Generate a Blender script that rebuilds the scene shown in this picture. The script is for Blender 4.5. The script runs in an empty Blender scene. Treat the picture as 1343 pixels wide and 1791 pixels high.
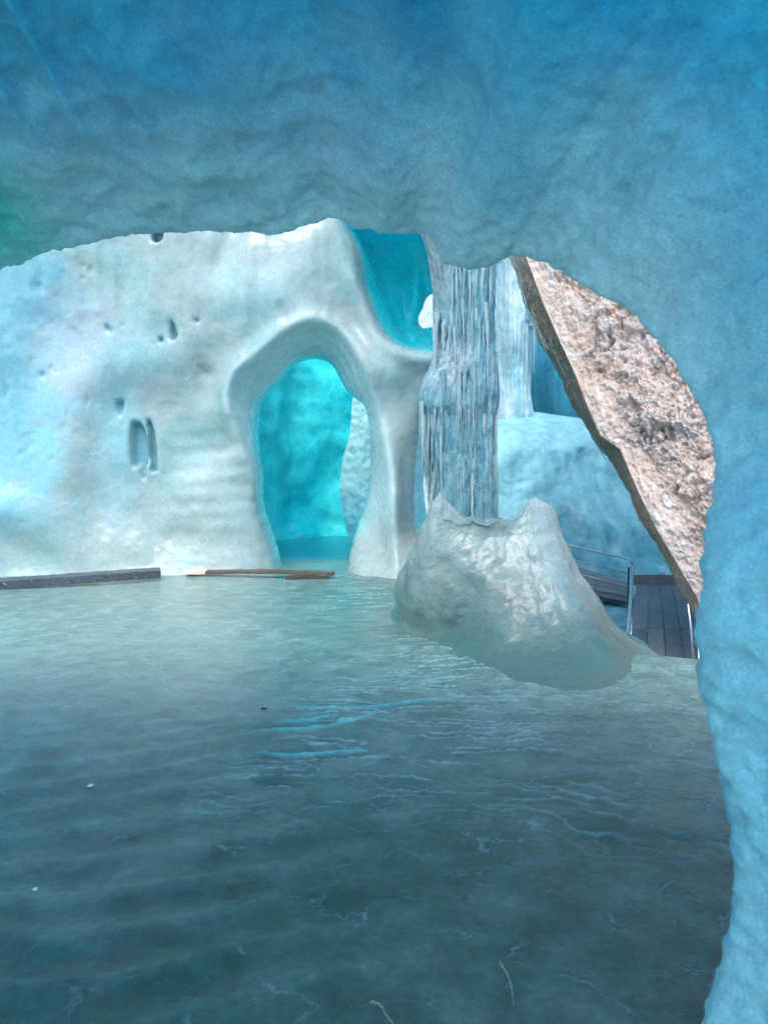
import bpy, math, random
import numpy as np
from mathutils import Vector

random.seed(7)
rng = np.random.default_rng(7)
C = bpy.context.scene.collection
SC = bpy.context.scene

# ------------------------------------------------------------------ camera
F = 1300.0            # focal length in photograph pixels
CX, HY, EYE = 671.5, 800.0, 1.7
cam = bpy.data.objects.new('camera', bpy.data.cameras.new('camera'))
C.objects.link(cam)
cam.location = (0, 0, EYE)
cam.rotation_euler = (math.radians(90), 0, 0)
cam.data.sensor_fit = 'VERTICAL'
cam.data.sensor_height = 32.0
cam.data.lens = F / 1791.0 * 32.0
cam.data.shift_y = -(895.5 - HY) / 1791.0
cam.data.clip_start = 0.05
cam.data.clip_end = 500
cam.data.dof.use_dof = True
cam.data.dof.focus_distance = 8.5
cam.data.dof.aperture_fstop = 2.6
SC.camera = cam

# ------------------------------------------------------------------ sky and sun
SUN_EL, SUN_AZ = math.radians(60), math.radians(-156)      # azimuth from +Y towards +X : behind the camera, a little left
w = bpy.data.worlds.new("World"); SC.world = w; w.use_nodes = True
nt = w.node_tree; nt.nodes.clear()
sky = nt.nodes.new('ShaderNodeTexSky'); sky.sky_type = 'NISHITA'; sky.sun_disc = False
sky.sun_elevation = SUN_EL; sky.sun_rotation = SUN_AZ
sky.air_density = 1.0; sky.dust_density = 2.0; sky.ozone_density = 0.0
bg = nt.nodes.new('ShaderNodeBackground'); bg.inputs[1].default_value = 0.15
wo = nt.nodes.new('ShaderNodeOutputWorld')
nt.links.new(sky.outputs[0], bg.inputs[0]); nt.links.new(bg.outputs[0], wo.inputs[0])
sl = bpy.data.lights.new('sun', 'SUN'); sl.energy = .6; sl.angle = math.radians(28); sl.color = (1, .98, .95)
sun = bpy.data.objects.new('sun', sl); C.objects.link(sun)
sd = Vector((math.sin(SUN_AZ) * math.cos(SUN_EL), math.cos(SUN_AZ) * math.cos(SUN_EL), math.sin(SUN_EL)))
sun.rotation_euler = sd.to_track_quat('Z', 'Y').to_euler()
SC.view_settings.view_transform = 'Standard'
try: SC.view_settings.look = 'None'
except Exception: pass
SC.view_settings.gamma = 1
SC.view_settings.use_curve_mapping = False
SC.view_settings.exposure = 1.5
SC.cycles.use_denoising = True
SC.cycles.use_adaptive_sampling = True
SC.cycles.adaptive_threshold = .03
SC.cycles.max_bounces = 7
SC.cycles.diffuse_bounces = 4
SC.cycles.caustics_refractive = False
SC.cycles.caustics_reflective = False

# ------------------------------------------------------------------ helpers
def W(u, v, d):
    """point seen at photograph pixel u, v when it stands d metres ahead"""
    return np.array([(u - CX) / F * d, d, EYE - (v - HY) / F * d])

_perm = {}
_G = np.array([(1,1,0),(-1,1,0),(1,-1,0),(-1,-1,0),(1,0,1),(-1,0,1),(1,0,-1),(-1,0,-1),
               (0,1,1),(0,-1,1),(0,1,-1),(0,-1,-1),(1,1,0),(-1,1,0),(0,-1,1),(0,-1,-1)], np.float32)
def pn(x, y, z, seed=0):
    if seed not in _perm:
        p = np.random.default_rng(seed + 100).permutation(256); _perm[seed] = np.concatenate([p, p, p])
    P = _perm[seed]
    x, y, z = np.broadcast_arrays(np.asarray(x, np.float32), np.asarray(y, np.float32), np.asarray(z, np.float32))
    xi, yi, zi = np.floor(x), np.floor(y), np.floor(z)
    xf, yf, zf = x - xi, y - yi, z - zi
    xi = xi.astype(np.int32) & 255; yi = yi.astype(np.int32) & 255; zi = zi.astype(np.int32) & 255
    f = lambda t: t * t * t * (t * (t * 6 - 15) + 10)
    a, b, c = f(xf), f(yf), f(zf)
    def g(i, j, k):
        h = P[P[P[(xi + i) & 255] + ((yi + j) & 255)] + ((zi + k) & 255)] & 15
        v = _G[h]
        return v[..., 0] * (xf - i) + v[..., 1] * (yf - j) + v[..., 2] * (zf - k)
    l = lambda t, p, q: p + t * (q - p)
    return l(c, l(b, l(a, g(0,0,0), g(1,0,0)), l(a, g(0,1,0), g(1,1,0))),
                l(b, l(a, g(0,0,1), g(1,0,1)), l(a, g(0,1,1), g(1,1,1))))
def fbm(x, y, z, o=4, seed=0, gain=.5):
    s = 0; a = 1.0
    for i in range(o):
        s = s + a * pn(x * 2**i + 7.3*i, y * 2**i - 3.1*i, z * 2**i + 1.7*i, seed + i); a *= gain
    return s
def ridged(x, y, z, o=3, seed=0):
    s = 0; a = 1.0
    for i in range(o):
        s = s + a * (1 - 2*np.abs(pn(x * 2**i, y * 2**i, z * 2**i, seed + i))); a *= .5
    return s / 1.75
def cell(x, y, z, seed=0):
    """worley noise: F1, F2 - F1 and a random value per cell"""
    xi, yi, zi = np.floor(x).astype(np.int64), np.floor(y).astype(np.int64), np.floor(z).astype(np.int64)
    f1 = np.full(x.shape, 9.0); f2 = np.full(x.shape, 9.0); idv = np.zeros(x.shape)
    for i in (-1,0,1):
        for j in (-1,0,1):
            for k in (-1,0,1):
                cx, cy, cz = xi+i, yi+j, zi+k
                h = (cx*73856093 ^ cy*19349663 ^ cz*83492791 ^ seed*2654435761) & 0x7fffffff
                r = []
                for q in range(3):
                    h = (h*1103515245 + 12345) & 0x7fffffff; r.append((h >> 8) / float(0x7fffff))
                d = np.sqrt((cx+r[0]-x)**2 + (cy+r[1]-y)**2 + (cz+r[2]-z)**2)
                m = d < f1
                f2 = np.where(m, f1, np.minimum(f2, d)); idv = np.where(m, r[0], idv); f1 = np.where(m, d, f1)
    return f1, f2 - f1, idv
def ss(a, b, x):
    t = np.clip((x - a) / (b - a), 0, 1); return t * t * (3 - 2*t)
def sdpoly(poly, X, Y):
    """signed distance to a polygon, negative inside"""
    P = np.array(poly, float); d = np.full(X.shape, 1e18); s = np.ones(X.shape)
    n = len(P); j = n - 1
    for i in range(n):
        ex, ey = P[j] - P[i]; wx, wy = X - P[i][0], Y - P[i][1]
        t = np.clip((wx*ex + wy*ey) / (ex*ex + ey*ey + 1e-12), 0, 1)
        d = np.minimum(d, (wx - ex*t)**2 + (wy - ey*t)**2)
        c1, c2, c3 = Y >= P[i][1], Y < P[j][1], ex*wy > ey*wx
        s = np.where((c1 & c2 & c3) | (~c1 & ~c2 & ~c3), -s, s); j = i
    return s * np.sqrt(d)
def resample(pts, n, smooth=0):
    P = np.array(pts, float); d = np.r_[0, np.cumsum(np.linalg.norm(np.diff(P, axis=0), axis=1))]
    t = np.linspace(0, d[-1], n); R = np.stack([np.interp(t, d, P[:, k]) for k in range(P.shape[1])], 1)
    for _ in range(smooth): R[1:-1] = .25*R[:-2] + .5*R[1:-1] + .25*R[2:]
    return R
def gauss(u, v, cu, cv, su, sv, rot=0):
    a, b = u - cu, v - cv; c, s = math.cos(rot), math.sin(rot)
    return np.exp(-(((a*c + b*s)/su)**2 + ((-a*s + b*c)/sv)**2))

def mesh_obj(name, V, Q, mat, parent=None, col=None, smooth=True, tris=None):
    me = bpy.data.meshes.new(name)
    V = np.ascontiguousarray(V, np.float32); n = len(V)
    Q = np.asarray(Q, np.int32).reshape(-1, 4) if Q is not None and len(Q) else np.zeros((0, 4), np.int32)
    T = np.asarray(tris, np.int32).reshape(-1, 3) if tris is not None and len(tris) else np.zeros((0, 3), np.int32)
    me.vertices.add(n); me.vertices.foreach_set('co', V.ravel())
    me.loops.add(Q.size + T.size); me.polygons.add(len(Q) + len(T))
    me.loops.foreach_set('vertex_index', np.concatenate([Q.ravel(), T.ravel()]))
    me.polygons.foreach_set('loop_start', np.concatenate([np.arange(len(Q))*4, Q.size + np.arange(len(T))*3]).astype(np.int32))
    me.polygons.foreach_set('loop_total', np.concatenate([np.full(len(Q), 4), np.full(len(T), 3)]).astype(np.int32))
    me.polygons.foreach_set('use_smooth', np.full(len(Q) + len(T), smooth))
    me.update(calc_edges=True)
    if col is not None:
        a = me.color_attributes.new('tint', 'FLOAT_COLOR', 'POINT')
        c = np.ones((n, 4), np.float32); c[:, :col.shape[1]] = col
        a.data.foreach_set('color', c.ravel())
    me.materials.append(mat)
    o = bpy.data.objects.new(name, me); C.objects.link(o)
    if parent: o.parent = parent
    return o
def grid_quads(nu, nv, wrap_u=False, wrap_v=False):
    i = np.arange(nu if wrap_u else nu - 1); j = np.arange(nv if wrap_v else nv - 1)
    I, J = np.meshgrid(i, j, indexing='ij'); I2, J2 = (I + 1) % nu, (J + 1) % nv
    return np.stack([I*nv + J, I2*nv + J, I2*nv + J2, I*nv + J2], -1).reshape(-1, 4)
def grid_normals(G):
    du = np.gradient(G, axis=0); dv = np.gradient(G, axis=1)
    n = np.cross(du, dv); return n / (np.linalg.norm(n, axis=-1, keepdims=True) + 1e-9)
def surface_nets(Fv, org, step):
    """closed quad surface of the zero level of a sampled field (positive inside)"""
    S = Fv > 0
    c = np.zeros(tuple(np.array(S.shape) - 1), np.int8)
    for i in (0,1):
        for j in (0,1):
            for k in (0,1):
                c += S[i:S.shape[0]-1+i, j:S.shape[1]-1+j, k:S.shape[2]-1+k]
    act = (c > 0) & (c < 8)
    idx = np.full(act.shape, -1, np.int32); A = np.argwhere(act); idx[act] = np.arange(len(A))
    pos = np.zeros((len(A), 3)); cnt = np.zeros(len(A))
    corner = [(i,j,k) for i in (0,1) for j in (0,1) for k in (0,1)]
    val = {q: Fv[A[:,0]+q[0], A[:,1]+q[1], A[:,2]+q[2]].astype(float) for q in corner}
    for q in corner:
        for ax in range(3):
            if q[ax] == 0:
                r = list(q); r[ax] = 1; r = tuple(r); a, b = val[q], val[r]
                m = (a > 0) != (b > 0); t = np.where(m, a / np.where(m, a - b, 1), 0)
                p = np.tile(np.array(q, float), (len(A), 1)); p[:, ax] = t
                pos[m] += p[m]; cnt[m] += 1
    V = np.array(org) + (A + pos / cnt[:, None]) * np.array(step)
    quads = []
    for ax in range(3):
        sl0 = [slice(None)]*3; sl1 = [slice(None)]*3; sl0[ax] = slice(0, -1); sl1[ax] = slice(1, None)
        a, b = S[tuple(sl0)], S[tuple(sl1)]
        E = np.argwhere(a != b); o1, o2 = [(1,2),(2,0),(0,1)][ax]
        ok = (E[:, o1] > 0) & (E[:, o2] > 0) & (E[:, o1] < S.shape[o1]-1) & (E[:, o2] < S.shape[o2]-1)
        E = E[ok]; inside = a[E[:,0], E[:,1], E[:,2]]
        def at(d1, d2):
            e = E.copy(); e[:, o1] -= d1; e[:, o2] -= d2; return idx[e[:,0], e[:,1], e[:,2]]
        q = np.stack([at(1,1), at(0,1), at(0,0), at(1,0)], 1)
        q[~inside] = q[~inside][:, ::-1]; quads.append(q)
    return V, np.concatenate(quads)
def vnormals(V, Q):
    n = np.cross(V[Q[:,2]] - V[Q[:,0]], V[Q[:,3]] - V[Q[:,1]]); N = np.zeros_like(V)
    for k in range(4):
        for a in range(3): N[:, a] += np.bincount(Q[:, k], n[:, a], len(V))
    return N / (np.linalg.norm(N, axis=1, keepdims=True) + 1e-12)
def box_data(x0, x1, y0, y1, z0, z1, b=0.0):
    V = np.array([(x, y, z) for x in (x0, x1) for y in (y0, y1) for z in (z0, z1)], float)
    Q = [(0,1,3,2),(4,6,7,5),(0,4,5,1),(2,3,7,6),(0,2,6,4),(1,5,7,3)]
    return V, Q
def tube_data(pts, radii, n=8, cap=True, wob=0, squash=1.0):
    P = np.array(pts, float); m = len(P); R = np.broadcast_to(np.asarray(radii, float), (m,))
    T = np.gradient(P, axis=0); T /= np.linalg.norm(T, axis=1, keepdims=True)
    up = np.array([0, 0, 1.0]) if abs(T[0][2]) < .9 else np.array([0, 1.0, 0])
    A = np.cross(T, up); A /= np.linalg.norm(A, axis=1, keepdims=True); B = np.cross(T, A)
    th = np.arange(n) / n * 2*np.pi
    rr = R[:, None] * (1 + (wob * rng.normal(size=(m, n)) if wob else 0))
    V = P[:, None] + A[:, None]*(np.cos(th)[None, :, None]*rr[..., None]) + B[:, None]*(np.sin(th)[None, :, None]*rr[..., None]*squash)
    Q = list(map(tuple, grid_quads(m, n, False, True))); tr = []
    V = V.reshape(-1, 3)
    if cap:
        V = np.vstack([V, P[0], P[-1]]); a, b = m*n, m*n + 1
        for k in range(n):
            tr.append((a, (k+1) % n, k)); tr.append((b, (m-1)*n + k, (m-1)*n + (k+1) % n))
    return V, Q, tr
def merge(parts):
    V, Q, T, o = [], [], [], 0
    for p in parts:
        v, q = p[0], p[1]; t = p[2] if len(p) > 2 else []
        V.append(v); Q += [tuple(int(i)+o for i in f) for f in q]; T += [tuple(int(i)+o for i in f) for f in t]; o += len(v)
    return np.vstack(V), Q, T
def tag(o, label, cat, group=None, kind=None):
    o['label'] = label; o['category'] = cat
    if group: o['group'] = group
    if kind: o['kind'] = kind
    return o
def thing(name, label, cat, loc=(0,0,0), group=None):
    o = bpy.data.objects.new(name, None); C.objects.link(o); o.location = loc; o.empty_display_size = .2
    return tag(o, label, cat, group)

# ------------------------------------------------------------------ materials
class NT:
    def __init__(s, name):
        s.m = bpy.data.materials.new(name); s.m.use_nodes = True; s.t = s.m.node_tree; s.t.nodes.clear()
        s.out = s.n('ShaderNodeOutputMaterial'); s.b = s.n('ShaderNodeBsdfPrincipled'); s.l(s.b.outputs[0], s.out.inputs[0])
        s.tc = s.n('ShaderNodeTexCoord')
    def n(s, t, **k):
        x = s.t.nodes.new(t)
        for a, b in k.items(): setattr(x, a, b)
        return x
    def l(s, a, b): s.t.links.new(a, b)
    def noise(s, scale, detail=4, rough=.55, dist=0, stretch=None):
        x = s.n('ShaderNodeTexNoise'); x.inputs['Scale'].default_value = scale; x.inputs['Detail'].default_value = detail
        x.inputs['Roughness'].default_value = rough; x.inputs['Distortion'].default_value = dist
        if stretch:
            mp = s.n('ShaderNodeMapping'); mp.inputs['Scale'].default_value = stretch; s.l(s.tc.outputs['Object'], mp.inputs[0]); s.l(mp.outputs[0], x.inputs['Vector'])
        else: s.l(s.tc.outputs['Object'], x.inputs['Vector'])
        return x.outputs[0]
    def ramp(s, src, stops):
        r = s.n('ShaderNodeValToRGB'); e = r.color_ramp.elements
        while len(e) < len(stops): e.new(.5)
        for k, (p, c) in enumerate(stops):
            e[k].position = p; e[k].color = (c, c, c, 1) if np.isscalar(c) else (*c, 1)
        s.l(src, r.inputs[0]); return r.outputs[0]
    def mix(s, f, a, b, mode='MIX'):
        x = s.n('ShaderNodeMix', data_type='RGBA', blend_type=mode)
        for i, q in ((0, f), (6, a), (7, b)):
            if hasattr(q, 'node'): s.l(q, x.inputs[i])
            else: x.inputs[i].default_value = q if i == 0 else (*q, 1)
        return x.outputs[2]
    def math(s, op, a, b=0):
        x = s.n('ShaderNodeMath', operation=op)
        for i, q in ((0, a), (1, b)):
            if hasattr(q, 'node'): s.l(q, x.inputs[i])
            else: x.inputs[i].default_value = q
        return x.outputs[0]
    def bump(s, h, strength, dist, prev=None):
        x = s.n('ShaderNodeBump'); x.inputs['Strength'].default_value = strength; x.inputs['Distance'].default_value = dist
        s.l(h, x.inputs['Height'])
        if prev: s.l(prev, x.inputs['Normal'])
        s.l(x.outputs[0], s.b.inputs['Normal']); return x.outputs[0]
    def attr(s, name='tint'):
        x = s.n('ShaderNodeAttribute'); x.attribute_name = name; return x.outputs['Color']
    def set(s, **k):
        for a, v in k.items():
            i = s.b.inputs[a.replace('_', ' ')]
            if hasattr(v, 'node'): s.l(v, i)
            else: i.default_value = (*v, 1) if isinstance(v, tuple) and len(v) == 3 and i.type == 'RGBA' else v

def ice_mat(name, tint=None, contrast=.22, rough=(.25, .5), bump=(.5, .012), scale=1.0, streak=None, sss=.0, sparkle=.0, trans=0.0, fine=1.0, spec=.5, cracks=0, coat=0):
    m = NT(name)
    base = m.attr() if tint is None else None
    col = base if base is not None else tint
    n1 = m.noise(1.3*scale, 6, .6, .4)
    n2 = m.noise(9*scale, 5, .65)
    f = m.mix(.5, m.ramp(n1, [(.3, 1 - contrast), (.7, 1 + contrast*.4)]), m.ramp(n2, [(.3, 1 - contrast*.8), (.7, 1 + contrast*.3)]))
    c = m.mix(1.0, col, f, 'MULTIPLY')
    c = m.mix(1.0, c, m.ramp(m.noise(38*scale, 4, .75), [(.32, 1 - contrast*.9), (.66, 1 + contrast*.35)]), 'MULTIPLY')
    if streak:
        st = m.ramp(m.noise(streak[0], 5, .6, .3, streak[1]), [(.35, 1 - streak[2]), (.65, 1.0)])
        c = m.mix(1.0, c, st, 'MULTIPLY')
    if cracks:                                              # white internal fractures and cloudy patches
        wv = m.n('ShaderNodeVectorMath', operation='ADD'); nzz = m.n('ShaderNodeTexNoise'); nzz.inputs['Scale'].default_value = 4; m.l(m.tc.outputs['Object'], nzz.inputs['Vector'])
        sc = m.n('ShaderNodeVectorMath', operation='SCALE'); sc.inputs['Scale'].default_value = .22; m.l(nzz.outputs['Color'], sc.inputs[0]); m.l(m.tc.outputs['Object'], wv.inputs[0]); m.l(sc.outputs[0], wv.inputs[1])
        vc = m.n('ShaderNodeTexVoronoi', feature='DISTANCE_TO_EDGE'); vc.inputs['Scale'].default_value = 5; m.l(wv.outputs[0], vc.inputs['Vector'])
        ck = m.math('MULTIPLY', m.ramp(vc.outputs['Distance'], [(0, 1.0), (.05, 0.0)]), m.ramp(m.noise(2.6, 4, .6), [(.48, 0.0), (.62, 1.0)]))
        cl = m.ramp(m.noise(4.2, 7, .72, .25), [(.50, 0.0), (.72, .8)])
        c = m.mix(m.math('MULTIPLY', m.math('MAXIMUM', ck, cl), cracks), c, (.72, .80, .82))
    # small air bubbles and frost flecks
    vo = m.n('ShaderNodeTexVoronoi'); vo.inputs['Scale'].default_value = 22*scale; m.l(m.tc.outputs['Object'], vo.inputs['Vector'])
    fl = m.math('MULTIPLY', m.ramp(vo.outputs['Distance'], [(.03, 1.0), (.09, 0.0)]), m.ramp(m.noise(2.2, 3), [(.5, 0.0), (.65, 1.0)]))
    c = m.mix(m.math('MULTIPLY', fl, .5), c, (.85, .93, .95))
    m.set(Base_Color=c, Roughness=m.ramp(n2, [(.3, rough[0]), (.7, rough[1])]), IOR=1.31, Specular_IOR_Level=spec)
    h = m.math('ADD', m.noise(14*scale, 6, .6), m.math('MULTIPLY', m.noise(70*scale, 4, .7), .35*fine))
    b = m.bump(h, bump[0], bump[1])
    if sss:
        m.set(Subsurface_Weight=sss, Subsurface_Scale=.12, Subsurface_Radius=(.25, .8, 1.0))
    if coat: m.set(Coat_Weight=coat, Coat_Roughness=.12, Coat_IOR=1.31)
    if trans: m.set(Transmission_Weight=trans)
    return m.m

M_arch  = ice_mat('near_arch_ice', contrast=.3, rough=(.4, .65), bump=(.2, .014), scale=2.6, coat=.1, sss=.6)
M_wall  = ice_mat('white_wall_ice', contrast=.17, cracks=.16, rough=(.18, .4), bump=(.3, .01), sss=.5, coat=.5)
M_far   = ice_mat('far_hall_ice', contrast=.2, rough=(.3, .5), bump=(.5, .03), scale=.7, streak=(1.0, (3.2, 3.2, .25), .28))
M_tun   = ice_mat('tunnel_ice_glow_tint', contrast=.3, rough=(.25, .5), bump=(.2, .01))
M_glass = ice_mat('curtain_ice', contrast=.12, rough=(.2, .4), bump=(.2, .02), scale=.8)
M_mound = ice_mat('broken_mound_ice', contrast=.25, rough=(.05, .2), bump=(.45, .014), scale=1.4, sss=.4, trans=.4, coat=.6)
M_col   = ice_mat('column_ice', contrast=.25, cracks=.25, rough=(.05, .2), bump=(.7, .02), coat=.7, scale=1.5, streak=(2.0, (6, 6, .35), .35))

def icicle_mat():
    m = NT('icicle_ice')
    oi = m.n('ShaderNodeObjectInfo')
    c = m.mix(m.ramp(oi.outputs['Random'], [(0, 0.0), (1, 1.0)]), (.24, .58, .68), (.66, .86, .90))
    c = m.mix(1.0, c, m.ramp(m.noise(3, 5, .6, .2, (5, 5, .6)), [(.3, .6), (.7, 1.0)]), 'MULTIPLY')
    m.set(Base_Color=c, Roughness=.06, IOR=1.31, Transmission_Weight=.22, Coat_Weight=.8, Coat_Roughness=.05)
    m.bump(m.noise(9, 4, .6, 0, (3, 3, 1)), .6, .02)
    return m.m
M_icicle = icicle_mat()

def floor_mat():
    m = NT('floor_ice')
    a = m.attr()
    n1 = m.noise(.8, 7, .62, .6); n2 = m.noise(5, 6, .65, .3); n3 = m.noise(28, 4, .7)
    c = m.mix(1.0, a, m.ramp(n1, [(.3, .8), (.68, 1.08)]), 'MULTIPLY')
    c = m.mix(1.0, c, m.ramp(n2, [(.3, .66), (.7, 1.15)]), 'MULTIPLY')
    c = m.mix(1.0, c, m.ramp(n3, [(.3, .7), (.7, 1.15)]), 'MULTIPLY')
    dirt = m.math('MULTIPLY', m.ramp(m.noise(42, 3, .6), [(.62, 0.0), (.68, 1.0)]), m.ramp(m.noise(1.6, 3), [(.46, 0.0), (.6, 1.0)]))
    c = m.mix(m.math('MULTIPLY', dirt, .6), c, (.05, .07, .07))
    vo = m.n('ShaderNodeTexVoronoi'); vo.inputs['Scale'].default_value = 30; m.l(m.tc.outputs['Object'], vo.inputs['Vector'])
    fl = m.math('MULTIPLY', m.ramp(vo.outputs['Distance'], [(.03, 1.0), (.1, 0.0)]), m.ramp(m.noise(1.1, 3), [(.52, 0.0), (.66, 1.0)]))
    c = m.mix(m.math('MULTIPLY', fl, .25), c, (.6, .75, .8))
    # hairline cracks and stranded ripple edges, only where the vertex alpha allows them
    al = [n for n in m.t.nodes if n.bl_idname == 'ShaderNodeAttribute'][0].outputs['Alpha']
    wn = m.n('ShaderNodeTexNoise'); wn.inputs['Scale'].default_value = 2.2; wn.inputs['Detail'].default_value = 7; wn.inputs['Roughness'].default_value = .62; m.l(m.tc.outputs['Object'], wn.inputs['Vector'])
    sc = m.n('ShaderNodeVectorMath', operation='SCALE'); sc.inputs['Scale'].default_value = .55; m.l(wn.outputs['Color'], sc.inputs[0])
    ad = m.n('ShaderNodeVectorMath', operation='ADD'); m.l(m.tc.outputs['Object'], ad.inputs[0]); m.l(sc.outputs[0], ad.inputs[1])
    lines = None
    for sc_, wd, mk_, rz in (((2.0, 7.5, 1), .014, 1.7, -.15), ((1.3, 4.2, 1), .007, 1.1, .5)):
        mp = m.n('ShaderNodeMapping'); mp.inputs['Scale'].default_value = sc_; mp.inputs['Rotation'].default_value = (0, 0, rz); m.l(ad.outputs[0], mp.inputs[0])
        vc = m.n('ShaderNodeTexVoronoi', feature='DISTANCE_TO_EDGE', voronoi_dimensions='2D'); vc.inputs['Scale'].default_value = 1; m.l(mp.outputs[0], vc.inputs['Vector'])
        q = m.math('MULTIPLY', m.ramp(vc.outputs['Distance'], [(0, 1.0), (wd*2.5, 0.0)]), m.ramp(m.noise(mk_, 5, .65), [(.49, 0.0), (.60, 1.0)]))
        lines = q if lines is None else m.math('MAXIMUM', lines, q)
    lines = m.math('MULTIPLY', lines, al)
    c = m.mix(m.math('MULTIPLY', lines, .6), c, (.36, .64, .66))
    m.set(Base_Color=c, Roughness=m.ramp(n2, [(.3, .06), (.72, .22)]), IOR=1.31, Specular_IOR_Level=.65)
    b = m.bump(m.noise(7, 7, .72, .3), .5, .018)
    b = m.bump(m.noise(75, 4, .7), .7, .005, b)
    m.bump(lines, .8, .012, b)
    return m.m
M_floor = floor_mat()

def rock_mat():
    m = NT('limestone')
    a = m.attr()
    n1 = m.noise(1.6, 8, .65, .5); n2 = m.noise(12, 7, .7); n3 = m.noise(60, 4, .7)
    c = m.mix(m.ramp(n1, [(.42, 0.0), (.62, 1.0)]), (.64, .55, .50), (.60, .47, .38))
    c = m.mix(m.ramp(m.noise(3.1, 6, .7, 1.2), [(.5, 0.0), (.6, .7)]), c, (.68, .65, .64))
    c = m.mix(1.0, c, m.ramp(n2, [(.3, .72), (.7, 1.12)]), 'MULTIPLY')
    c = m.mix(m.math('MULTIPLY', m.ramp(n3, [(.6, 0.0), (.7, 1.0)]), .45), c, (.16, .13, .12))
    c = m.mix(1.0, c, a, 'MULTIPLY')
    m.set(Base_Color=c, Roughness=.85, Specular_IOR_Level=.25)
    b = m.bump(m.noise(9, 8, .7, .4), .8, .05)
    m.bump(m.noise(45, 6, .75), .8, .012, b)
    return m.m
M_rock = rock_mat()

def wood_mat(name, c0, c1, stretch, rough=.6, frost=.0):
    m = NT(name)
    oi = m.n('ShaderNodeObjectInfo')
    g = m.noise(6, 7, .65, .6, stretch)
    c = m.mix(m.ramp(g, [(.3, 0.0), (.7, 1.0)]), c0, c1)
    c = m.mix(1.0, c, m.ramp(oi.outputs['Random'], [(0, .72), (1, 1.2)]), 'MULTIPLY')
    c = m.mix(1.0, c, m.ramp(m.noise(1.7, 5, .6), [(.3, .75), (.7, 1.15)]), 'MULTIPLY')
    if frost: c = m.mix(m.math('MULTIPLY', m.ramp(m.noise(38, 4, .7), [(.6, 0.0), (.68, 1.0)]), frost), c, (.5, .56, .6))
    m.set(Base_Color=c, Roughness=rough, Specular_IOR_Level=.4)
    m.bump(g, .6, .006)
    return m.m
M_deck  = wood_mat('wet_grey_deck_timber', (.085, .10, .12), (.17, .19, .215), (6, .8, 6), .5)
M_deck2 = wood_mat('side_deck_timber', (.085, .10, .12), (.17, .19, .215), (1.5, 6, 6), .5)
M_timber= wood_mat('old_dark_timber', (.03, .045, .06), (.12, .15, .175), (.6, 6, 8), .5, .7)
M_plank = wood_mat('brown_plank', (.05, .04, .03), (.13, .11, .09), (.6, 7, 7), .6, .2)
M_cut   = wood_mat('fresh_cut_plank', (.62, .45, .33), (.80, .62, .48), (.6, 7, 7), .6)

def metal_mat():
    m = NT('galvanised_steel')
    m.set(Base_Color=m.ramp(m.noise(9, 4), [(.3, (.36, .40, .43)), (.7, (.60, .65, .68))]), Metallic=.9, Roughness=.32)
    return m.m
M_metal = metal_mat()
def plain(name, col, rough=.6, spec=.5):
    m = NT(name); m.set(Base_Color=m.mix(1.0, col, m.ramp(m.noise(30, 4), [(.3, .7), (.7, 1.1)]), 'MULTIPLY'), Roughness=rough, Specular_IOR_Level=spec); return m.m
M_darkmetal = plain('dark_post_metal', (.05, .08, .10), .4)
M_stone = plain('dark_stone', (.05, .05, .045), .8)
M_twig = plain('twig_bark', (.09, .09, .075), .8)
M_straw = plain('pale_straw', (.42, .48, .42), .7)
M_chip = plain('white_ice_chip', (.8, .88, .9), .2)
M_wire = plain('frosted_wire', (.35, .50, .56), .5)

# ------------------------------------------------------------------ floor
def floor_edge(x, y):
    """positive on the upper ice floor, negative over the lower hall"""
    poly = [(-60, -60), (60, -60), (60, 5.2), (4.2, 5.9), (3.2, 6.15), (2.15, 6.28), (1.75, 7.3), (1.35, 8.6), (1.05, 10.5), (.75, 12.5), (.5, 14), (.3, 18), (-60, 30)]
    return -sdpoly(poly, x, y)
xs = np.concatenate([np.linspace(-60, -12, 12, endpoint=False), np.arange(-12, -3.4, .06), np.arange(-3.4, 3.1, .0135), np.arange(3.1, 9, .06), np.linspace(9, 60, 14)])
ys = np.concatenate([np.linspace(-60, -6, 12, endpoint=False), np.arange(-6, 1.6, .12), np.arange(1.6, 7.4, .0125), np.arange(7.4, 13, .03), np.arange(13, 27, .1), np.linspace(27, 60, 8)])
X, Y = np.meshgrid(xs, ys, indexing='ij')
E_ = floor_edge(X, Y)
Z = .03*fbm(X*.45, Y*.45, 0, 3, 3)*ss(0, 1, Y)
# old runnels on the left, running up to the right
ph = (Y - .33*X + .12*fbm(X*.8, Y*.8, 4, 3, 8)) * 3.6
mk = ss(.25, -.7, X) * ss(2.0, 2.6, Y) * ss(5.4, 4.0, Y)
rid = np.abs(((ph + .9*pn(X*.4, Y*.6, 2, 15)) % 1) - .5) * 2
Z += mk * .017 * (rid**1.6 - .4) * (.45 + .9*np.clip(fbm(X*.7, Y*1.1, 9, 3, 21) + .3, 0, 1))
Z += mk * .006 * fbm(X*6, Y*9, 1, 3, 31)
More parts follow.
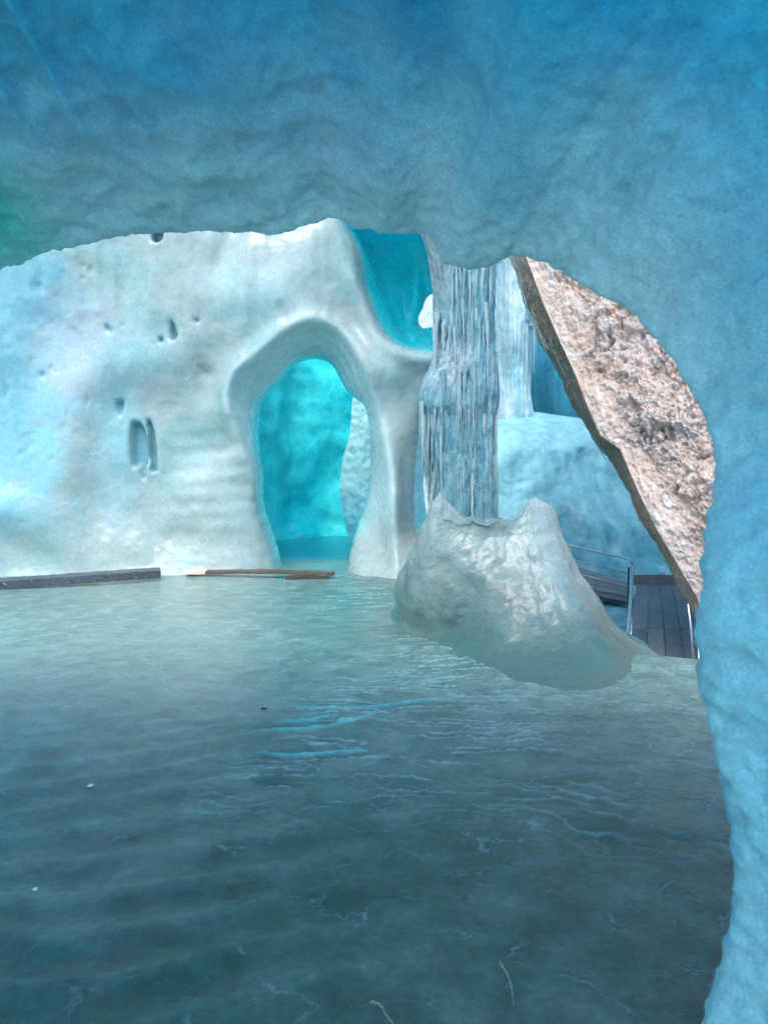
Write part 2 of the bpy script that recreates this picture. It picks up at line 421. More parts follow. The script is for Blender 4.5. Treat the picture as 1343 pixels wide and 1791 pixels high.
# thin wandering water ridges in the middle and on the right
r0 = np.hypot((X - .25), (Y - 2.2)*.95) + .13*fbm(X*1.5, Y*1.5, 7, 4, 41) + .07*fbm(X*5, Y*5, 3, 3, 47)
Y2 = Y + .12*fbm(X*1.5, Y*2.0, 5, 5, 51, .6)
wsel = ss(.7, 1.5, X) * ss(5.2, 4.2, Y)
line = np.zeros_like(X)
for (wv, sp, sd_, msk, wd) in ((Y2, .075, 61, (1 - wsel)*ss(-1.1, -.3, X + .25*(4.6 - Y))*ss(3.3, 3.9, Y)*ss(8.5, 6.4, Y), .008),
                           (Y2 + .1*X, .055, 71, ss(-1.0, -.6, X)*ss(.3, -.1, X)*ss(7.2, 8.6, Y)*ss(12, 10.8, Y)*.8, .010),
                           (r0, .085, 81, ss(1.0, 1.7, r0)*ss(3.6, 2.6, r0)*ss(.35, 1.0, X), .010),
                           (r0 + .05*X, .30, 91, ss(.5, .9, r0)*ss(-1.3, -.6, X)*ss(4.1, 3.3, Y)*.0, .008)):
    k = np.floor(wv / sp); f = np.abs(wv / sp - k - .5) * sp
    brk = ss(.02, .25, pn(X*1.6, Y*1.6, k*7.31, sd_) + .18*pn(X*7, Y*7, k*3.1, sd_ + 1) + .07)
    line = np.maximum(line, np.exp(-(f / wd)**2) * brk * msk)
cyan_streak = np.zeros_like(X)  # raised ridges, with the cyan they reflect put into the floor colour
for pl_ in ([(440,1285),(490,1281),(540,1278),(575,1271),(605,1261),(655,1249)], [(450,1321),(500,1324),(545,1322),(600,1318),(642,1314)], [(520,1243),(570,1241),(625,1238),(700,1229),(765,1221)], [(480,1268),(540,1262),(590,1252)]):
    P_ = resample([((u_ - CX)/F*EYE*F/(v_ - HY), EYE*F/(v_ - HY)) for u_, v_ in pl_], 24, 1)
    sel = (X > P_[:, 0].min() - .2) & (X < P_[:, 0].max() + .2) & (Y > P_[:, 1].min() - .2) & (Y < P_[:, 1].max() + .2)
    xx, yy_ = X[sel], Y[sel] + .012*pn(X[sel]*9, Y[sel]*9, 0, 77); best = np.full(xx.shape, 9.0)
    for k_ in range(23):
        e_ = P_[k_+1] - P_[k_]; t_ = np.clip(((xx - P_[k_][0])*e_[0] + (yy_ - P_[k_][1])*e_[1])/(e_ @ e_), 0, 1)
        w_ = .017*math.sin(math.pi*(k_ + .5)/24)**.7 + .004
        best = np.minimum(best, np.hypot(xx - P_[k_][0] - e_[0]*t_, yy_ - P_[k_][1] - e_[1]*t_)/w_)
    cyan_streak[sel] = np.maximum(cyan_streak[sel], np.exp(-best**2))
Z += .010 * line + .016 * cyan_streak
# stepped sheets between the ridges
Z += .010 * ss(-1.1, -.2, X)*ss(3.1, 3.8, Y)*ss(9, 7, Y) * pn(Y2*5.5, X*.8, 3, 99)
Z += .004 * ss(1.5, 2.3, Y)*ss(8, 6, Y) * fbm(X*3.5, Y*4.5, 6, 3, 101)
# foot of the mound blends with the floor, edge falls to the lower hall
Z += .06 * gauss(X, Y, 1.3, 6.6, 1.5, 1.0)
Z -= ss(6.0, 6.8, Y)*0
drop = ss(.05, -.9, E_)
Z = Z - 1.5*drop + .10*drop*fbm(X*.8, Y*.8, 2, 4, 111)
fr = np.clip(.22 + .42*ss(3.0, 5.2, Y + .5*fbm(X*.8, Y*.8, 8, 3, 125)) + .50*ss(5.0, 9.0, Y)*ss(-.2, -2.4, X) - .25*ss(6.5, 8.5, Y)*ss(-1.6, -.9, X)*ss(1.2, .5, X) + .28*ss(.2, -1.5, X)*ss(3.4, 5.5, Y) + .22*fbm(X*.6, Y*.6, 1, 4, 121) + .30*mk*(rid**2 - .3) + .22*fbm(X*3.5, Y*5, 1, 4, 127), 0, 1)[..., None]
clear = np.array([.006, .11, .09]); frost = np.array([.25, .42, .39]); lower = np.array([.22, .50, .60])
col = clear*(1 - fr) + frost*fr*.9
col = col + np.array([.00, .04, .07])*(ss(-.2, -2.4, X)*ss(5.5, 3, Y))[..., None]
ln = np.clip(line*1.0, 0, 1)[..., None]; lk = ln*.9*(1 - .7*ss(.6, 1.4, X))[..., None]; col = col*(1 - lk) + np.array([.34, .62, .64])*lk  # light caught on the water ridges put into the colour
vk = (cyan_streak*.85)[..., None]; col = col*(1 - vk) + np.array([.10, .66, .70])*vk
ap = ss(1.1, -.3, Y)[..., None]; col = col*(1 - ap) + np.array([.62, .86, .90])*ap      # unseen pale floor added behind the viewer to bounce light onto the arch
tn = (ss(12.2, 13, Y)*ss(.6, .1, X)*ss(-3.2, -2.6, X))[..., None]; col = col*(1 - tn) + np.array([.03, .45, .55])*tn
dr = drop[..., None]; col = col*(1 - dr) + lower*dr
calpha = (.25 + .75*ss(-1.4, -.3, X))*ss(9, 6, Y)*ss(.9, 1.6, Y)*(1 - drop); col = np.concatenate([col, calpha[..., None]], -1)
floor = mesh_obj('floor', np.stack([X, Y, Z], -1).reshape(-1, 3), grid_quads(len(xs), len(ys)), M_floor, col=col.reshape(-1, 4))
floor['kind'] = 'structure'
floor['label'] = 'polished grey teal ice floor with rippled water ridges'

# ------------------------------------------------------------------ near arch that frames the view
LIP = [(-900,1900,4.6),(-820,1500,4.5),(-650,1000,4.4),(-420,700,4.3),(-220,560,4.2),(-90,498,4.1),
 (0,468,4.0),(60,447,4.0),(130,430,3.95),(210,413,3.9),(270,406,3.9),(340,404,3.85),(400,405,3.8),(450,408,3.8),(480,412,3.75),
 (510,405,3.7),(550,390,3.7),(580,381,3.65),(600,388,3.6),(630,400,3.6),(670,408,3.5),(700,409,3.5),(722,403,3.45),(742,405,3.4),
 (757,418,3.4),(766,436,3.4),(775,455,3.35),(800,467,3.3),(825,472,3.3),(850,468,3.25),(870,460,3.2),(890,446,3.15),(905,444,3.1),
 (930,452,3.1),(955,462,3.0),(985,476,3.0),(1010,495,2.9),(1040,512,2.85),(1080,530,2.8),(1110,552,2.75),(1135,580,2.7),(1160,608,2.6),
 (1187,645,2.55),(1207,682,2.5),(1228,722,2.4),(1242,762,2.35),(1251,810,2.3),(1251,860,2.25),(1240,900,2.2),(1234,950,2.15),
 (1230,1000,2.1),(1235,1040,2.1),(1222,1080,2.1),(1217,1110,2.1),(1231,1145,2.1),(1221,1180,2.1),(1229,1220,2.1),(1245,1290,2.1),
 (1262,1370,2.1),(1275,1440,2.1),(1285,1510,2.1),(1285,1580,2.1),(1276,1640,2.1),(1258,1710,2.1),(1236,1775,2.12),(1210,1850,2.15),(1180,1950,2.2),(1150,2050,2.2)]
L = np.array([W(*p) for p in LIP])
NL = 1000
L = resample(L, NL, 3)
cen = np.stack([np.full(NL, -.25), np.full(NL, 1.15)], 1)
cen[:, 1] = np.minimum(cen[:, 1], np.maximum(L[:, 2] - .0, .2))
out = L[:, [0, 2]] - cen; out /= np.linalg.norm(out, axis=1, keepdims=True)
for _ in range(40): out[1:-1] = .25*out[:-2] + .5*out[1:-1] + .25*out[2:]
out /= np.linalg.norm(out, axis=1, keepdims=True)
# cross-section of the ice mass: (outwards, towards +y) from the hall side over the lip to the camera side
PROF = [(1.75,-4.6),(2.0,-3.0),(2.0,-1.2),(1.7,-.2),(1.2,.15),(.7,.28),(.3,.24),(.1,.14),(.02,.05),(0,0),(.02,-.05),(.07,-.16),
        (.16,-.42),(.30,-.85),(.50,-1.4),(.75,-2.1),(1.0,-2.9),(1.15,-3.8),(1.2,-4.8),(1.25,-5.6),(1.75,-5.5)]
pr = resample(PROF, 900, 1)
PR = []
dens = np.concatenate([np.linspace(0, .36, 40, endpoint=False), np.linspace(.36, .86, 300, endpoint=False), np.linspace(.86, 1, 30)])
tt = np.linspace(0, 1, 900)
PR = np.stack([np.interp(dens, tt, pr[:, 0]), np.interp(dens, tt, pr[:, 1])], 1)
NP = len(PR)
G = np.zeros((NL, NP, 3))
side = ss(.2, .9, out[:, 0])            # 1 on the right-hand pillar
for k in range(NP):
    s, g = PR[k]
    gg = g * np.where(g < 0, 1 - .25*side, 1)
    ss_ = s * np.where(g < 0, 1 + .15*side, 1)
    G[:, k, 0] = L[:, 0] + out[:, 0]*ss_; G[:, k, 2] = L[:, 2] + out[:, 1]*ss_; G[:, k, 1] = L[:, 1] + gg
N = grid_normals(G)
sgn = -1 if N[NL//2, NP//2, 2] > 0 else 1
x, y, z = G[..., 0], G[..., 1], G[..., 2]
smo = 1 - .65*ss(-.3, .6, x)
d = .05*fbm(x*1.3, y*1.3, z*1.3, 3, 5)*smo + .014*smo*fbm(x*5, y*5, z*5, 3, 9) + .009*fbm(x*18, y*18, z*18, 3, 12)
sc_ = ss(.3, -1.0, x)
f1, f21, idv = cell(x*7 + .6*fbm(x*3, y*3, z*3, 2, 2), y*5 + .5*fbm(x*4, y*4, z*3, 2, 6), z*8, 4)
d += sc_*.042*(f1 - .45)                                   # scalloped ceiling on the left
r_ = np.abs(pn(x*2.6, y*.8, z*.8, 33)); d -= .012*sc_*ss(.1, 0, r_)*ss(3.6, 2.8, y)
for (fx, fz, fw, fh) in ((-1.50, 3.10, .05, .12), (-1.27, 3.16, .035, .15)): d += .06*np.exp(-np.abs((x - fx)/(fw*np.clip(1.6 - (z - fz)/fh, .2, 3)*.6))**1.5)*ss(fz - fh, fz + fh*.3, z)*ss(fz + 3*fh, fz + fh*.5, z)
d = d * ss(0, .08, np.hypot(PR[:, 0], PR[:, 1]))[None, :] * 1.0 + .015*fbm(x*20, y*20, z*20, 3, 14)*ss(.5, .0, np.hypot(PR[:, 0], PR[:, 1]))[None, :]
G += N * sgn * d[..., None]
cb = np.array([.06, .56, .76]); cd = np.array([.008, .37, .65]); cg = np.array([.60, .92, .95]); cgreen = np.array([.05, .80, .66])
u_ = PR[:, 0][None, :]
m1 = ss(.55, .0, u_ + .12*fbm(x*1.5, y*1.5, z*1.5, 3, 17))[..., None]        # frosted rim along the lip, also paled in colour to offset its shade
m2 = np.clip(.5 + .9*fbm(x*1.1, y*1.1, z*1.1, 4, 19), 0, 1)[..., None]
col = cd*m2 + cb*(1 - m2); col = col*(1 - .92*m1) + cg*.92*m1
mg = (gauss(x, z, -1.95, 3.0, .22, .30) * ss(2.3, 3.0, y))[..., None]; col = col*(1 - mg) + cgreen*mg  # green lamp glow on the left edge painted into the ice colour
rp = (side[:, None]*ss(2.8, 2.0, y))[..., None]; col = col*(1 - .5*rp) + np.array([.12, .66, .86])*.5*rp  # light falling on the right pillar put into a brighter tint
o = mesh_obj('ice_arch', G.reshape(-1, 3), grid_quads(NL, NP, False, True), M_arch, col=col.reshape(-1, 3))
tag(o, 'blurred blue ice arch nearest the viewer, roofing the picture and closing its right edge', 'ice arch')

# ------------------------------------------------------------------ white ice wall with the doorway and its pillar
D0 = 11.0
DOOR = [(453,703),(464,690),(478,676),(490,664),(502,648),(516,634),(540,625),(566,627),(585,642),(597,668),(608,686),(620,694),(633,703),(645,725),(649,790),
        (646,850),(638,880),(626,920),(613,960),(606,1060),(520,1070),(500,1010),(492,980),(478,930),(462,885),(462,835),(454,790),(449,750)]
HOOD = [(396,700),(402,668),(420,642),(450,620),(485,590),(520,568),(560,560),(600,578),(630,622),(655,690),(672,760),(686,835),(690,930),(700,1030),
        (470,1040),(468,950),(456,900),(446,840),(430,790),(408,740)]
WIN  = [(750,527),(757,523),(763,545),(763,566),(748,571),(736,570),(737,558),(743,545)]
REC  = [(575,300),(585,375),(602,415),(615,455),(624,500),(640,545),(664,590),(700,618),(745,625),(800,625),(840,600),(840,300)]
SOLID= [(-900,-400),(842,-400),(842,560),(790,690),(752,706),(738,740),(730,780),(725,870),(725,915),(738,945),(748,985),(755,1200),(-900,1200)]
def chaikin(P, n):
    P = np.array(P, float)
    for _ in range(n):
        Q = np.roll(P, -1, 0); P = np.stack([.75*P + .25*Q, .25*P + .75*Q], 1).reshape(-1, 2)
    return P
DOOR, HOOD, WIN, REC = chaikin(DOOR, 1), chaikin(HOOD, 2), chaikin(WIN, 1), chaikin(REC, 2)
st = (.03, .06, .03)
gx = np.arange(-9.6, 1.6, st[0]); gy = np.arange(7.3, 14.6, st[1]); gz = np.arange(-.35, 5.75, st[2])
GX, GZ = np.meshgrid(gx, gz, indexing='ij')
U = CX + GX*F/D0; V_ = HY - (GZ - EYE)*F/D0
def at_depth(poly, dp): return sdpoly(poly, CX + GX*F/dp, HY - (GZ - EYE)*F/dp)
dd, dh, dw, dr_, dsl = at_depth(DOOR, 11.95), sdpoly(HOOD, U, V_), at_depth(WIN, 13.4), sdpoly(REC, U, V_), at_depth(SOLID, 11.4)
wn = fbm(GX*1.2, GZ*1.2, 1, 3, 203)
FR = np.full(GX.shape, D0) + .10*fbm(GX*.55, GZ*.55, 0, 3, 201) + .018*fbm(GX*1.9, GZ*1.5, 0, 3, 205)
FR -= .045*np.clip(-3.6 - GX, 0, 9)**2                     # the wall swings towards the viewer on the left
FR -= .55*np.exp(-np.clip(GZ, 0, 9)/.28)*ss(-5.5, -3.0, -np.abs(GX))*0 + .0
ledge = ss(830, 1000, V_ - 45*ss(0, 260, U) + 0*U) ; FR -= .12*ledge*ss(470, 380, U)
FR -= .16*gauss(U, V_, 60, 900, 120, 40, .5)
FR += .13*ss(1.25, .45, np.hypot((U - 235)/118, (V_ - 785)/165))*ss(0, 1, (U - 100)/70 + 0*U)
FR += .030*pn(GX*4.5 + .5*wn, GZ*.45, 0, 207)*ss(660, 560, V_)*ss(60, 150, U)*ss(560, 420, U) + .015*pn(GX*9, GZ*.8, 0, 208)*ss(620, 520, V_)
FR -= .20*np.exp(-np.clip(GZ + .05, 0, 9)/.25)
cv_ = 870 + 70*ss(60, 230, U) + 25*ss(200, 420, U); FR -= .04*ss(-26, 22, V_ - cv_)*ss(480, 430, U); FR += .10*gauss(U, V_, 60, 760, 50, 110, -.3)           # oval hollow
FR -= .05*gauss(U, V_, 165, 640, 60, 60) + .05*gauss(U, V_, 245, 645, 110, 40)
FR += .25*gauss(U, V_, 90, 560, 80, 120) + .14*gauss(U, V_, 230, 480, 45, 100)
FR += .09*gauss(U, V_, 360, 660, 42, 50) - .04*gauss(U, V_, 330, 600, 60, 30, -.4)
FR -= .30*gauss(U, V_, 470, 480, 110, 90) ; FR += .12*gauss(U, V_, 400, 430, 25, 70, .4)
FR -= .16*gauss(U, V_, 560, 440, 50, 90, .25)
FR += .006*np.sin(GZ*26 + 2.5*pn(GX*.8, GZ*.8, 0, 209))*ss(700, 800, V_)*ss(960, 900, V_)*ss(260, 340, U)*ss(480, 420, U)
hin = np.clip(-dh, 0, 200)
FR -= .12*np.exp(-(dh/16)**2)*ss(1000, 800, V_)            # raised lip of the hood
FR += .50*ss(0, 62, hin)*ss(1010, 900, V_) + .20*ss(0, 30, hin)
FR += .026*np.sin(hin*.55 + 1.5*wn)*ss(4, 14, hin)*ss(520, 560, U)*ss(700, 660, V_)
FR += .35*gauss(U, V_, 437, 742, 9, 34)                    # green slit beside the door
# upper right hollow, a smooth funnel going back
ri = np.clip(-dr_, 0, 400); FR += 1.9*ss(0, 62, ri + 6*wn) + .5*ss(40, 130, ri)
FR -= .10*np.exp(-((dr_ - 6)/16)**2)
FR -= .35*gauss(U, V_, 735, 470, 16, 70) + .25*gauss(U, V_, 665, 640, 60, 40, .7)
FR -= .22*gauss(U, V_, 690, 860, 22, 140) + .35*ss(930, 1010, V_)*ss(590, 640, U)
# recesses melted into the wall
DENTS = []
def dent(poly, depth, edge=2.5):
    global FR
    DENTS.append(poly)
    FR = FR + depth*ss(edge, -edge, sdpoly(poly, U, V_))
dent([(224,742),(228,737),(240,740),(247,750),(251,775),(253,812),(246,822),(238,816),(228,815),(225,800)], .17)
dent([(251,733),(257,736),(263,752),(268,790),(271,823),(260,826),(256,800),(255,760)], .16)
dent([(238,818),(251,822),(249,834),(245,839)], .12)
dent([(300,558),(306,570),(311,585),(308,594),(300,595),(299,578)], .15)
dent([(277,590),(284,588),(285,597),(279,600)], .10)
dent([(342,559),(349,559),(349,565),(343,565)], .10)
dent([(198,700),(210,698),(208,715),(204,728),(199,714)], .10)
dent([(264,400),(284,400),(284,418),(276,423),(266,420)], .25)
dent([(180,566),(186,566),(196,578),(188,582),(180,576)], .06)
for (a, b, r) in ((142,484,3),(143,463,2),(155,470,4),(502,556,6),(495,541,7),(64,500,7),(83,642,3),(70,655,3),(213,567,2),(355,648,9),(365,655,7)):
    FR += .05*gauss(U, V_, a, b, r, r*1.5)
for q in range(50):
    a, b = rng.uniform(10, 170), rng.uniform(480, 820); r = rng.uniform(1.5, 4); FR += .022*gauss(U, V_, a, b, r, r*rng.uniform(1, 3))
TH = 1.0 + .5*ss(430, 200, U)
TH = np.where(True, TH - .35*ss(640, 700, U)*ss(600, 760, V_), TH)
d2 = np.minimum(np.minimum(dd, dw), -dsl) * D0/F + .012*fbm(GX*7, GZ*7, 0, 2, 211)
FR = FR.astype(np.float32); BK = (FR*.35 + (D0 + .35)*.65 + TH).astype(np.float32)
BK = np.maximum(BK, FR + .35)
def rmin(a, b, r):
    qa, qb = np.maximum(r - a, 0), np.maximum(r - b, 0)
    return np.where((a < r) & (b < r), r - np.sqrt(qa*qa + qb*qb), np.minimum(a, b)).astype(np.float32)
A3 = np.broadcast_to(d2.astype(np.float32)[:, None, :], (len(gx), len(gy), len(gz)))
yy = gy.astype(np.float32)[None, :, None]
FV = rmin(A3, yy - FR[:, None, :], .30)
FV = rmin(FV, BK[:, None, :] - yy, .26)
FV = np.ascontiguousarray(FV)
FV[0] = FV[-1] = -1; FV[:, 0] = FV[:, -1] = -1; FV[:, :, 0] = FV[:, :, -1] = -1
V, Q = surface_nets(FV, (gx[0], gy[0], gz[0]), st); del FV, A3
for _ in range(2):                                          # light relaxation
    S_ = np.zeros_like(V); c_ = np.bincount(Q.ravel(), minlength=len(V)).astype(float)
    fc = V[Q].mean(1)
    for k in range(4):
        for a in range(3): S_[:, a] += np.bincount(Q[:, k], fc[:, a], len(V))
    V = V*.4 + .6*S_/c_[:, None]
N = vnormals(V, Q); x, y, z = V.T
N *= np.sign(-N[np.argmin(y), 1])                           # outward
V = V + N*(.006*fbm(x*3, y*3, z*3, 3, 221) + .004*fbm(x*14, y*14, z*14, 3, 225))[:, None]
x, y, z = V.T; u = CX + x*F/D0; v = HY - (z - EYE)*F/D0
nz = fbm(x*.9, y*.9, z*.9, 4, 231); n2 = fbm(x*2.6, y*2.6, z*2.6, 4, 235)
white = np.array([.32, .42, .41]); blue = np.array([.23, .53, .60]); lil = np.array([.42, .50, .58]); green = np.array([.25, .43, .42])
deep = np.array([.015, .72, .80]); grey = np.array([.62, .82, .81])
def mixc(c, t, k): k = np.clip(k, 0, 1)[:, None]; return c*(1 - k) + t*k
c = np.tile(white, (len(V), 1))
c = mixc(c, green, .7*ss(-.1, .4, nz) + .25*ss(0, .5, n2))
c = mixc(c, blue, ss(170, 20, u + 90*n2 + 60*nz)*ss(980, 860, v))
c = mixc(c, lil, .7*gauss(u, v, 120, 600, 70, 90))
c = mixc(c, blue, .6*gauss(u, v, 205, 780, 45, 110) + .35*gauss(u, v, 230, 620, 70, 40))
c = mixc(c, grey, .75*ss(12, -20, sdpoly(HOOD, u, v)) + .6*ss(640, 720, u)*ss(560, 640, v))  # hood and pillar paled in the colour to make up for shade
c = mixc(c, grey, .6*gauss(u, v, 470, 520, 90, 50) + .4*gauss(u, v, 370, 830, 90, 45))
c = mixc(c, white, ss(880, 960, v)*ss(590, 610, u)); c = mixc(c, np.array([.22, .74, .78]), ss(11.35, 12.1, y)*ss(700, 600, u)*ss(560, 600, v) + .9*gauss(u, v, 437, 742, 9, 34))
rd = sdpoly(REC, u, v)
c = mixc(c, deep, ss(4, -26, rd + 8*n2)*ss(11.05, 11.7, y))  # deep blue shade of the hollow put into the ice colour
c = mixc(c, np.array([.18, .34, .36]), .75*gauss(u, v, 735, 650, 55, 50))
for pl_ in DENTS: c = mixc(c, np.array([.12, .36, .42]), .75*ss(2, -3, sdpoly(pl_, u, v) + 1.5*n2))  # shade inside the dents painted as a darker tint
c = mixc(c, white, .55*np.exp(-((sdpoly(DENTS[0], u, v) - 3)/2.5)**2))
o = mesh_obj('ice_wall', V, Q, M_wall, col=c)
tag(o, 'white ice wall on the left pierced by a rounded doorway with a smooth pillar on its right', 'ice wall')

# ------------------------------------------------------------------ cyan chamber behind the doorway
plan = resample([(-2.15,11.75),(-2.35,12.6),(-2.6,13.8),(-2.55,15.0),(-2.0,16.0),(-1.2,16.4),(-.4,16.3),(.0,15.6)], 220, 8)
zz = np.linspace(-.2, 4.7, 200)
P0 = np.array([-1.15, 12.6])
G = np.zeros((220, 200, 3))
for k, z in enumerate(zz):
    q = max(0, (z - 3.0) / 4.0); s = math.sqrt(max(0, 1 - min(q, .985)**2)); s = .45 + .55*s if q > 0 else 1.0
    fl = .12*math.exp(-max(z, 0)/.25)
    p = P0 + (plan - P0)*(s - fl)
    G[:, k, 0] = p[:, 0]; G[:, k, 1] = p[:, 1]; G[:, k, 2] = z
N = grid_normals(G); x, y, z = G[..., 0], G[..., 1], G[..., 2]
sg = 1 if (N[110, 60] @ np.array([0, -1, 0])) > 0 else -1
G += N*sg*(.20*fbm(x*.9, y*.9, z*.7, 3, 301) + .015*fbm(x*4, y*4, z*3, 3, 305) - .0*x)[..., None]
G += N*sg*(.16*np.exp(-((x + 2.0 + .05*z)/.16)**2))[..., None]*0
t = np.clip(.62 + .8*fbm(x*.8, y*.8, z*.35, 4, 309), 0, 1)[..., None]
c = np.array([.008, .70, .82])*(1 - t) + np.array([.08, .97, .98])*t  # cyan lamp glow of the chamber painted as ice colour
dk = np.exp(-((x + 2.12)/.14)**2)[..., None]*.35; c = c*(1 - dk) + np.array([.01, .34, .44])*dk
root = thing('ice_chamber', 'ice chamber, its cyan glow put into the colour, seen through the rounded doorway', 'ice chamber', (-1.15, 13.5, 0))
o = mesh_obj('chamber_wall', G.reshape(-1, 3) - np.array(root.location), grid_quads(220, 200), M_tun, root, col=c.reshape(-1, 3))

# pale wavy curtain on the right inside the chamber
n1_, n2_ = 120, 160
outline = [(700,616),(760,612),(800,600),(850,594),(905,600),(945,612)]      # left edge, v -> u
G = np.zeros((n1_, n2_, 3))
for j in range(n2_):
    v = 640 + (1000 - 640)*j/(n2_ - 1)
    ul = np.interp(v, [o_[0] for o_ in ([(640,640)] + outline + [(1000,615)])], [o_[1] for o_ in ([(640,640)] + outline + [(1000,615)])])
    for i in range(n1_):
        a = i/(n1_ - 1); dpt = 14.9 + .9*a*a; G[i, j] = W(ul + a*150, v, 14.9); G[i, j, 1] = dpt - .25*math.sin(a*3.1)
x, y, z = G[..., 0], G[..., 1], G[..., 2]
G[..., 1] += .07*fbm(x*2.6, z*.9, 0, 3, 321) + .02*fbm(x*9, z*7, 0, 2, 325)
B = G[:, ::-1].copy(); B[..., 1] += .12
Gc = np.concatenate([G, B], 1)
c = np.tile(np.array([.55, .98, .98]), (Gc.shape[0]*Gc.shape[1], 1)); 
lw = ss(1.2, .3, Gc[..., 2]).reshape(-1, 1)*.6; c = c*(1 - lw) + np.array([.10, .70, .80])*lw
o = mesh_obj('ice_curtain', Gc.reshape(-1, 3), grid_quads(n1_, Gc.shape[1], False, True), M_glass, col=c)
tag(o, 'pale wavy sheet of ice hanging inside the right edge of the doorway', 'ice curtain')

# ------------------------------------------------------------------ far hall
def radial(name, prof, cx, cy, mat, col, label, cat, nth=200, nz_=260, amp=(.25, .08, .02), ell=(1, 1), flute=0, seed=400, th0=math.pi*.85, th1=math.pi*2.15, colf=None, zs=.5):
    zz = np.linspace(prof[0][0], prof[-1][0], nz_); rr = np.interp(zz, [p[0] for p in prof], [p[1] for p in prof])
    for _ in range(150): rr[1:-1] = .25*rr[:-2] + .5*rr[1:-1] + .25*rr[2:]
    th = np.linspace(th0, th1, nth); TH_, ZZ = np.meshgrid(th, zz, indexing='ij'); R = np.tile(rr, (nth, 1))
    x = np.cos(TH_); y = np.sin(TH_)
    bx, by = x*R + cx, y*R + cy
    R = R + amp[0]*fbm(bx*.5, by*.5, ZZ*.4*zs, 3, seed) + amp[1]*fbm(bx*2, by*2, ZZ*2*zs, 3, seed + 4) + amp[2]*fbm(bx*8, by*8, ZZ*6*zs, 3, seed + 8)
    if flute: R = R + flute*ridged(TH_*6, 0, ZZ*.35, 3, seed + 11) * np.clip(R, 0, 1)
    G = np.stack([cx + x*R*ell[0], cy + y*R*ell[1], ZZ], -1)
    c = np.tile(np.array(col), (nth*nz_, 1)) if colf is None else colf(G[..., 0], G[..., 1], G[..., 2]).reshape(-1, 3)
    o = mesh_obj(name, G.reshape(-1, 3), grid_quads(nth, nz_, False, False), mat, col=c)
    return tag(o, label, cat)
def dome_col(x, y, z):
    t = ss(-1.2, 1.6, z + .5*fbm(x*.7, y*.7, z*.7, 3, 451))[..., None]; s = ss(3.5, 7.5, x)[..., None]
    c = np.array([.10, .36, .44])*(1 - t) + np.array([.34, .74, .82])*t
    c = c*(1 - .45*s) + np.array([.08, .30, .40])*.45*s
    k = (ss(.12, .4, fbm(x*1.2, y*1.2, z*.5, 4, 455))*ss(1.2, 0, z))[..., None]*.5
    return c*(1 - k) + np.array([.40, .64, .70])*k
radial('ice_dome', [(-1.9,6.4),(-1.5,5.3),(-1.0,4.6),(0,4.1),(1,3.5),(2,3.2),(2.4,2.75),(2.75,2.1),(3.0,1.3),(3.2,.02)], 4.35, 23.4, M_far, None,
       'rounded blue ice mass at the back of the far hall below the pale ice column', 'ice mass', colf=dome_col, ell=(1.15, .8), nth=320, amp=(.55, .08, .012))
def pale_col(x, y, z):
    t = np.clip(.5 + fbm(x*2.5, y*2.5, z*.4, 4, 461), 0, 1)[..., None]; return np.array([.46, .80, .88])*(1 - t) + np.array([.72, .90, .94])*t
radial('ice_column', [(1.0,.6),(2.7,.62),(2.95,.80),(3.2,.68),(3.7,.58),(4.5,.60),(6,.66),(7.5,.6),(9,.95),(9.5,1.1)], 3.88, 23.0, M_far, None,
       'pale draped ice column standing on the rounded mass in the far hall', 'ice column', colf=pale_col, flute=.10, amp=(.15, .06, .02), nth=240, seed=500)
radial('ice_pillar', [(-1.8,2.1),(0,1.5),(2,1.3),(4,1.3),(7,1.5),(9,1.8)], 1.2, 22.0, M_far, None,
       'pale mint ice pillar glimpsed in the gaps left of the icicle column', 'ice pillar', colf=lambda x, y, z: np.broadcast_to(np.array([.85, .98, .97]), x.shape + (3,)), amp=(.2, .06, .02), seed=520)
# small hanging fringe beside the pale column
root = thing('icicle_fringe', 'thin pale icicles hanging from the right side of the pale far column', 'icicles', (4.0, 20.4, 3.6))
for (px, v0, v1, r) in ((934,560,655,.035),(929,570,690,.05),(922,560,700,.06),(938,565,628,.025)):
    p0, p1 = W(px, v0, 20.3) - np.array(root.location), W(px - 1, v1, 20.3) - np.array(root.location)
    t = np.linspace(0, 1, 12)[:, None]; V, Q, T = tube_data(p0*(1 - t) + p1*t, r*(1 - t[:, 0]**1.5*.9), 8, wob=.06)
    mesh_obj('icicle', V, Q, M_icicle, root, tris=T)
# back wall of the hall
na, nb = 420, 260
pl = resample([(-9,15.2),(-4,18),(0,23.5),(4,26),(7,25.5),(10,23),(12.5,19),(14,14),(14,8)], na, 20)
zz = np.linspace(-2, 9.5, nb)
G = np.zeros((na, nb, 3)); G[..., 0] = pl[:, 0][:, None]; G[..., 1] = pl[:, 1][:, None]; G[..., 2] = zz[None, :]
x, y, z = G[..., 0], G[..., 1], G[..., 2]
N = grid_normals(G); sg = 1 if N[na//2, 50, 1] < 0 else -1
G += N*sg*(.5*fbm(x*.35, y*.35, z*.15, 3, 531) + .16*ridged(x*1.3, y*1.3, z*.12, 3, 535) + .04*fbm(x*4, y*4, z*1, 3, 539) + .7*np.exp(-np.clip(z + 1.5, 0, 9)/.6))[..., None]
t = np.clip(.5 + fbm(x*1.6, y*1.6, z*.2, 4, 541), 0, 1)[..., None]
c = np.array([.02, .24, .36])*(1 - t) + np.array([.07, .40, .55])*t
pm = ss(2.2, .5, x)[..., None]; c = c*(1 - pm) + np.array([.42, .84, .88])*pm
o = mesh_obj('hall_wall', G.reshape(-1, 3), grid_quads(na, nb), M_far, col=c.reshape(-1, 3)); tag(o, 'dark blue streaked ice wall closing the far hall behind the columns', 'ice wall')

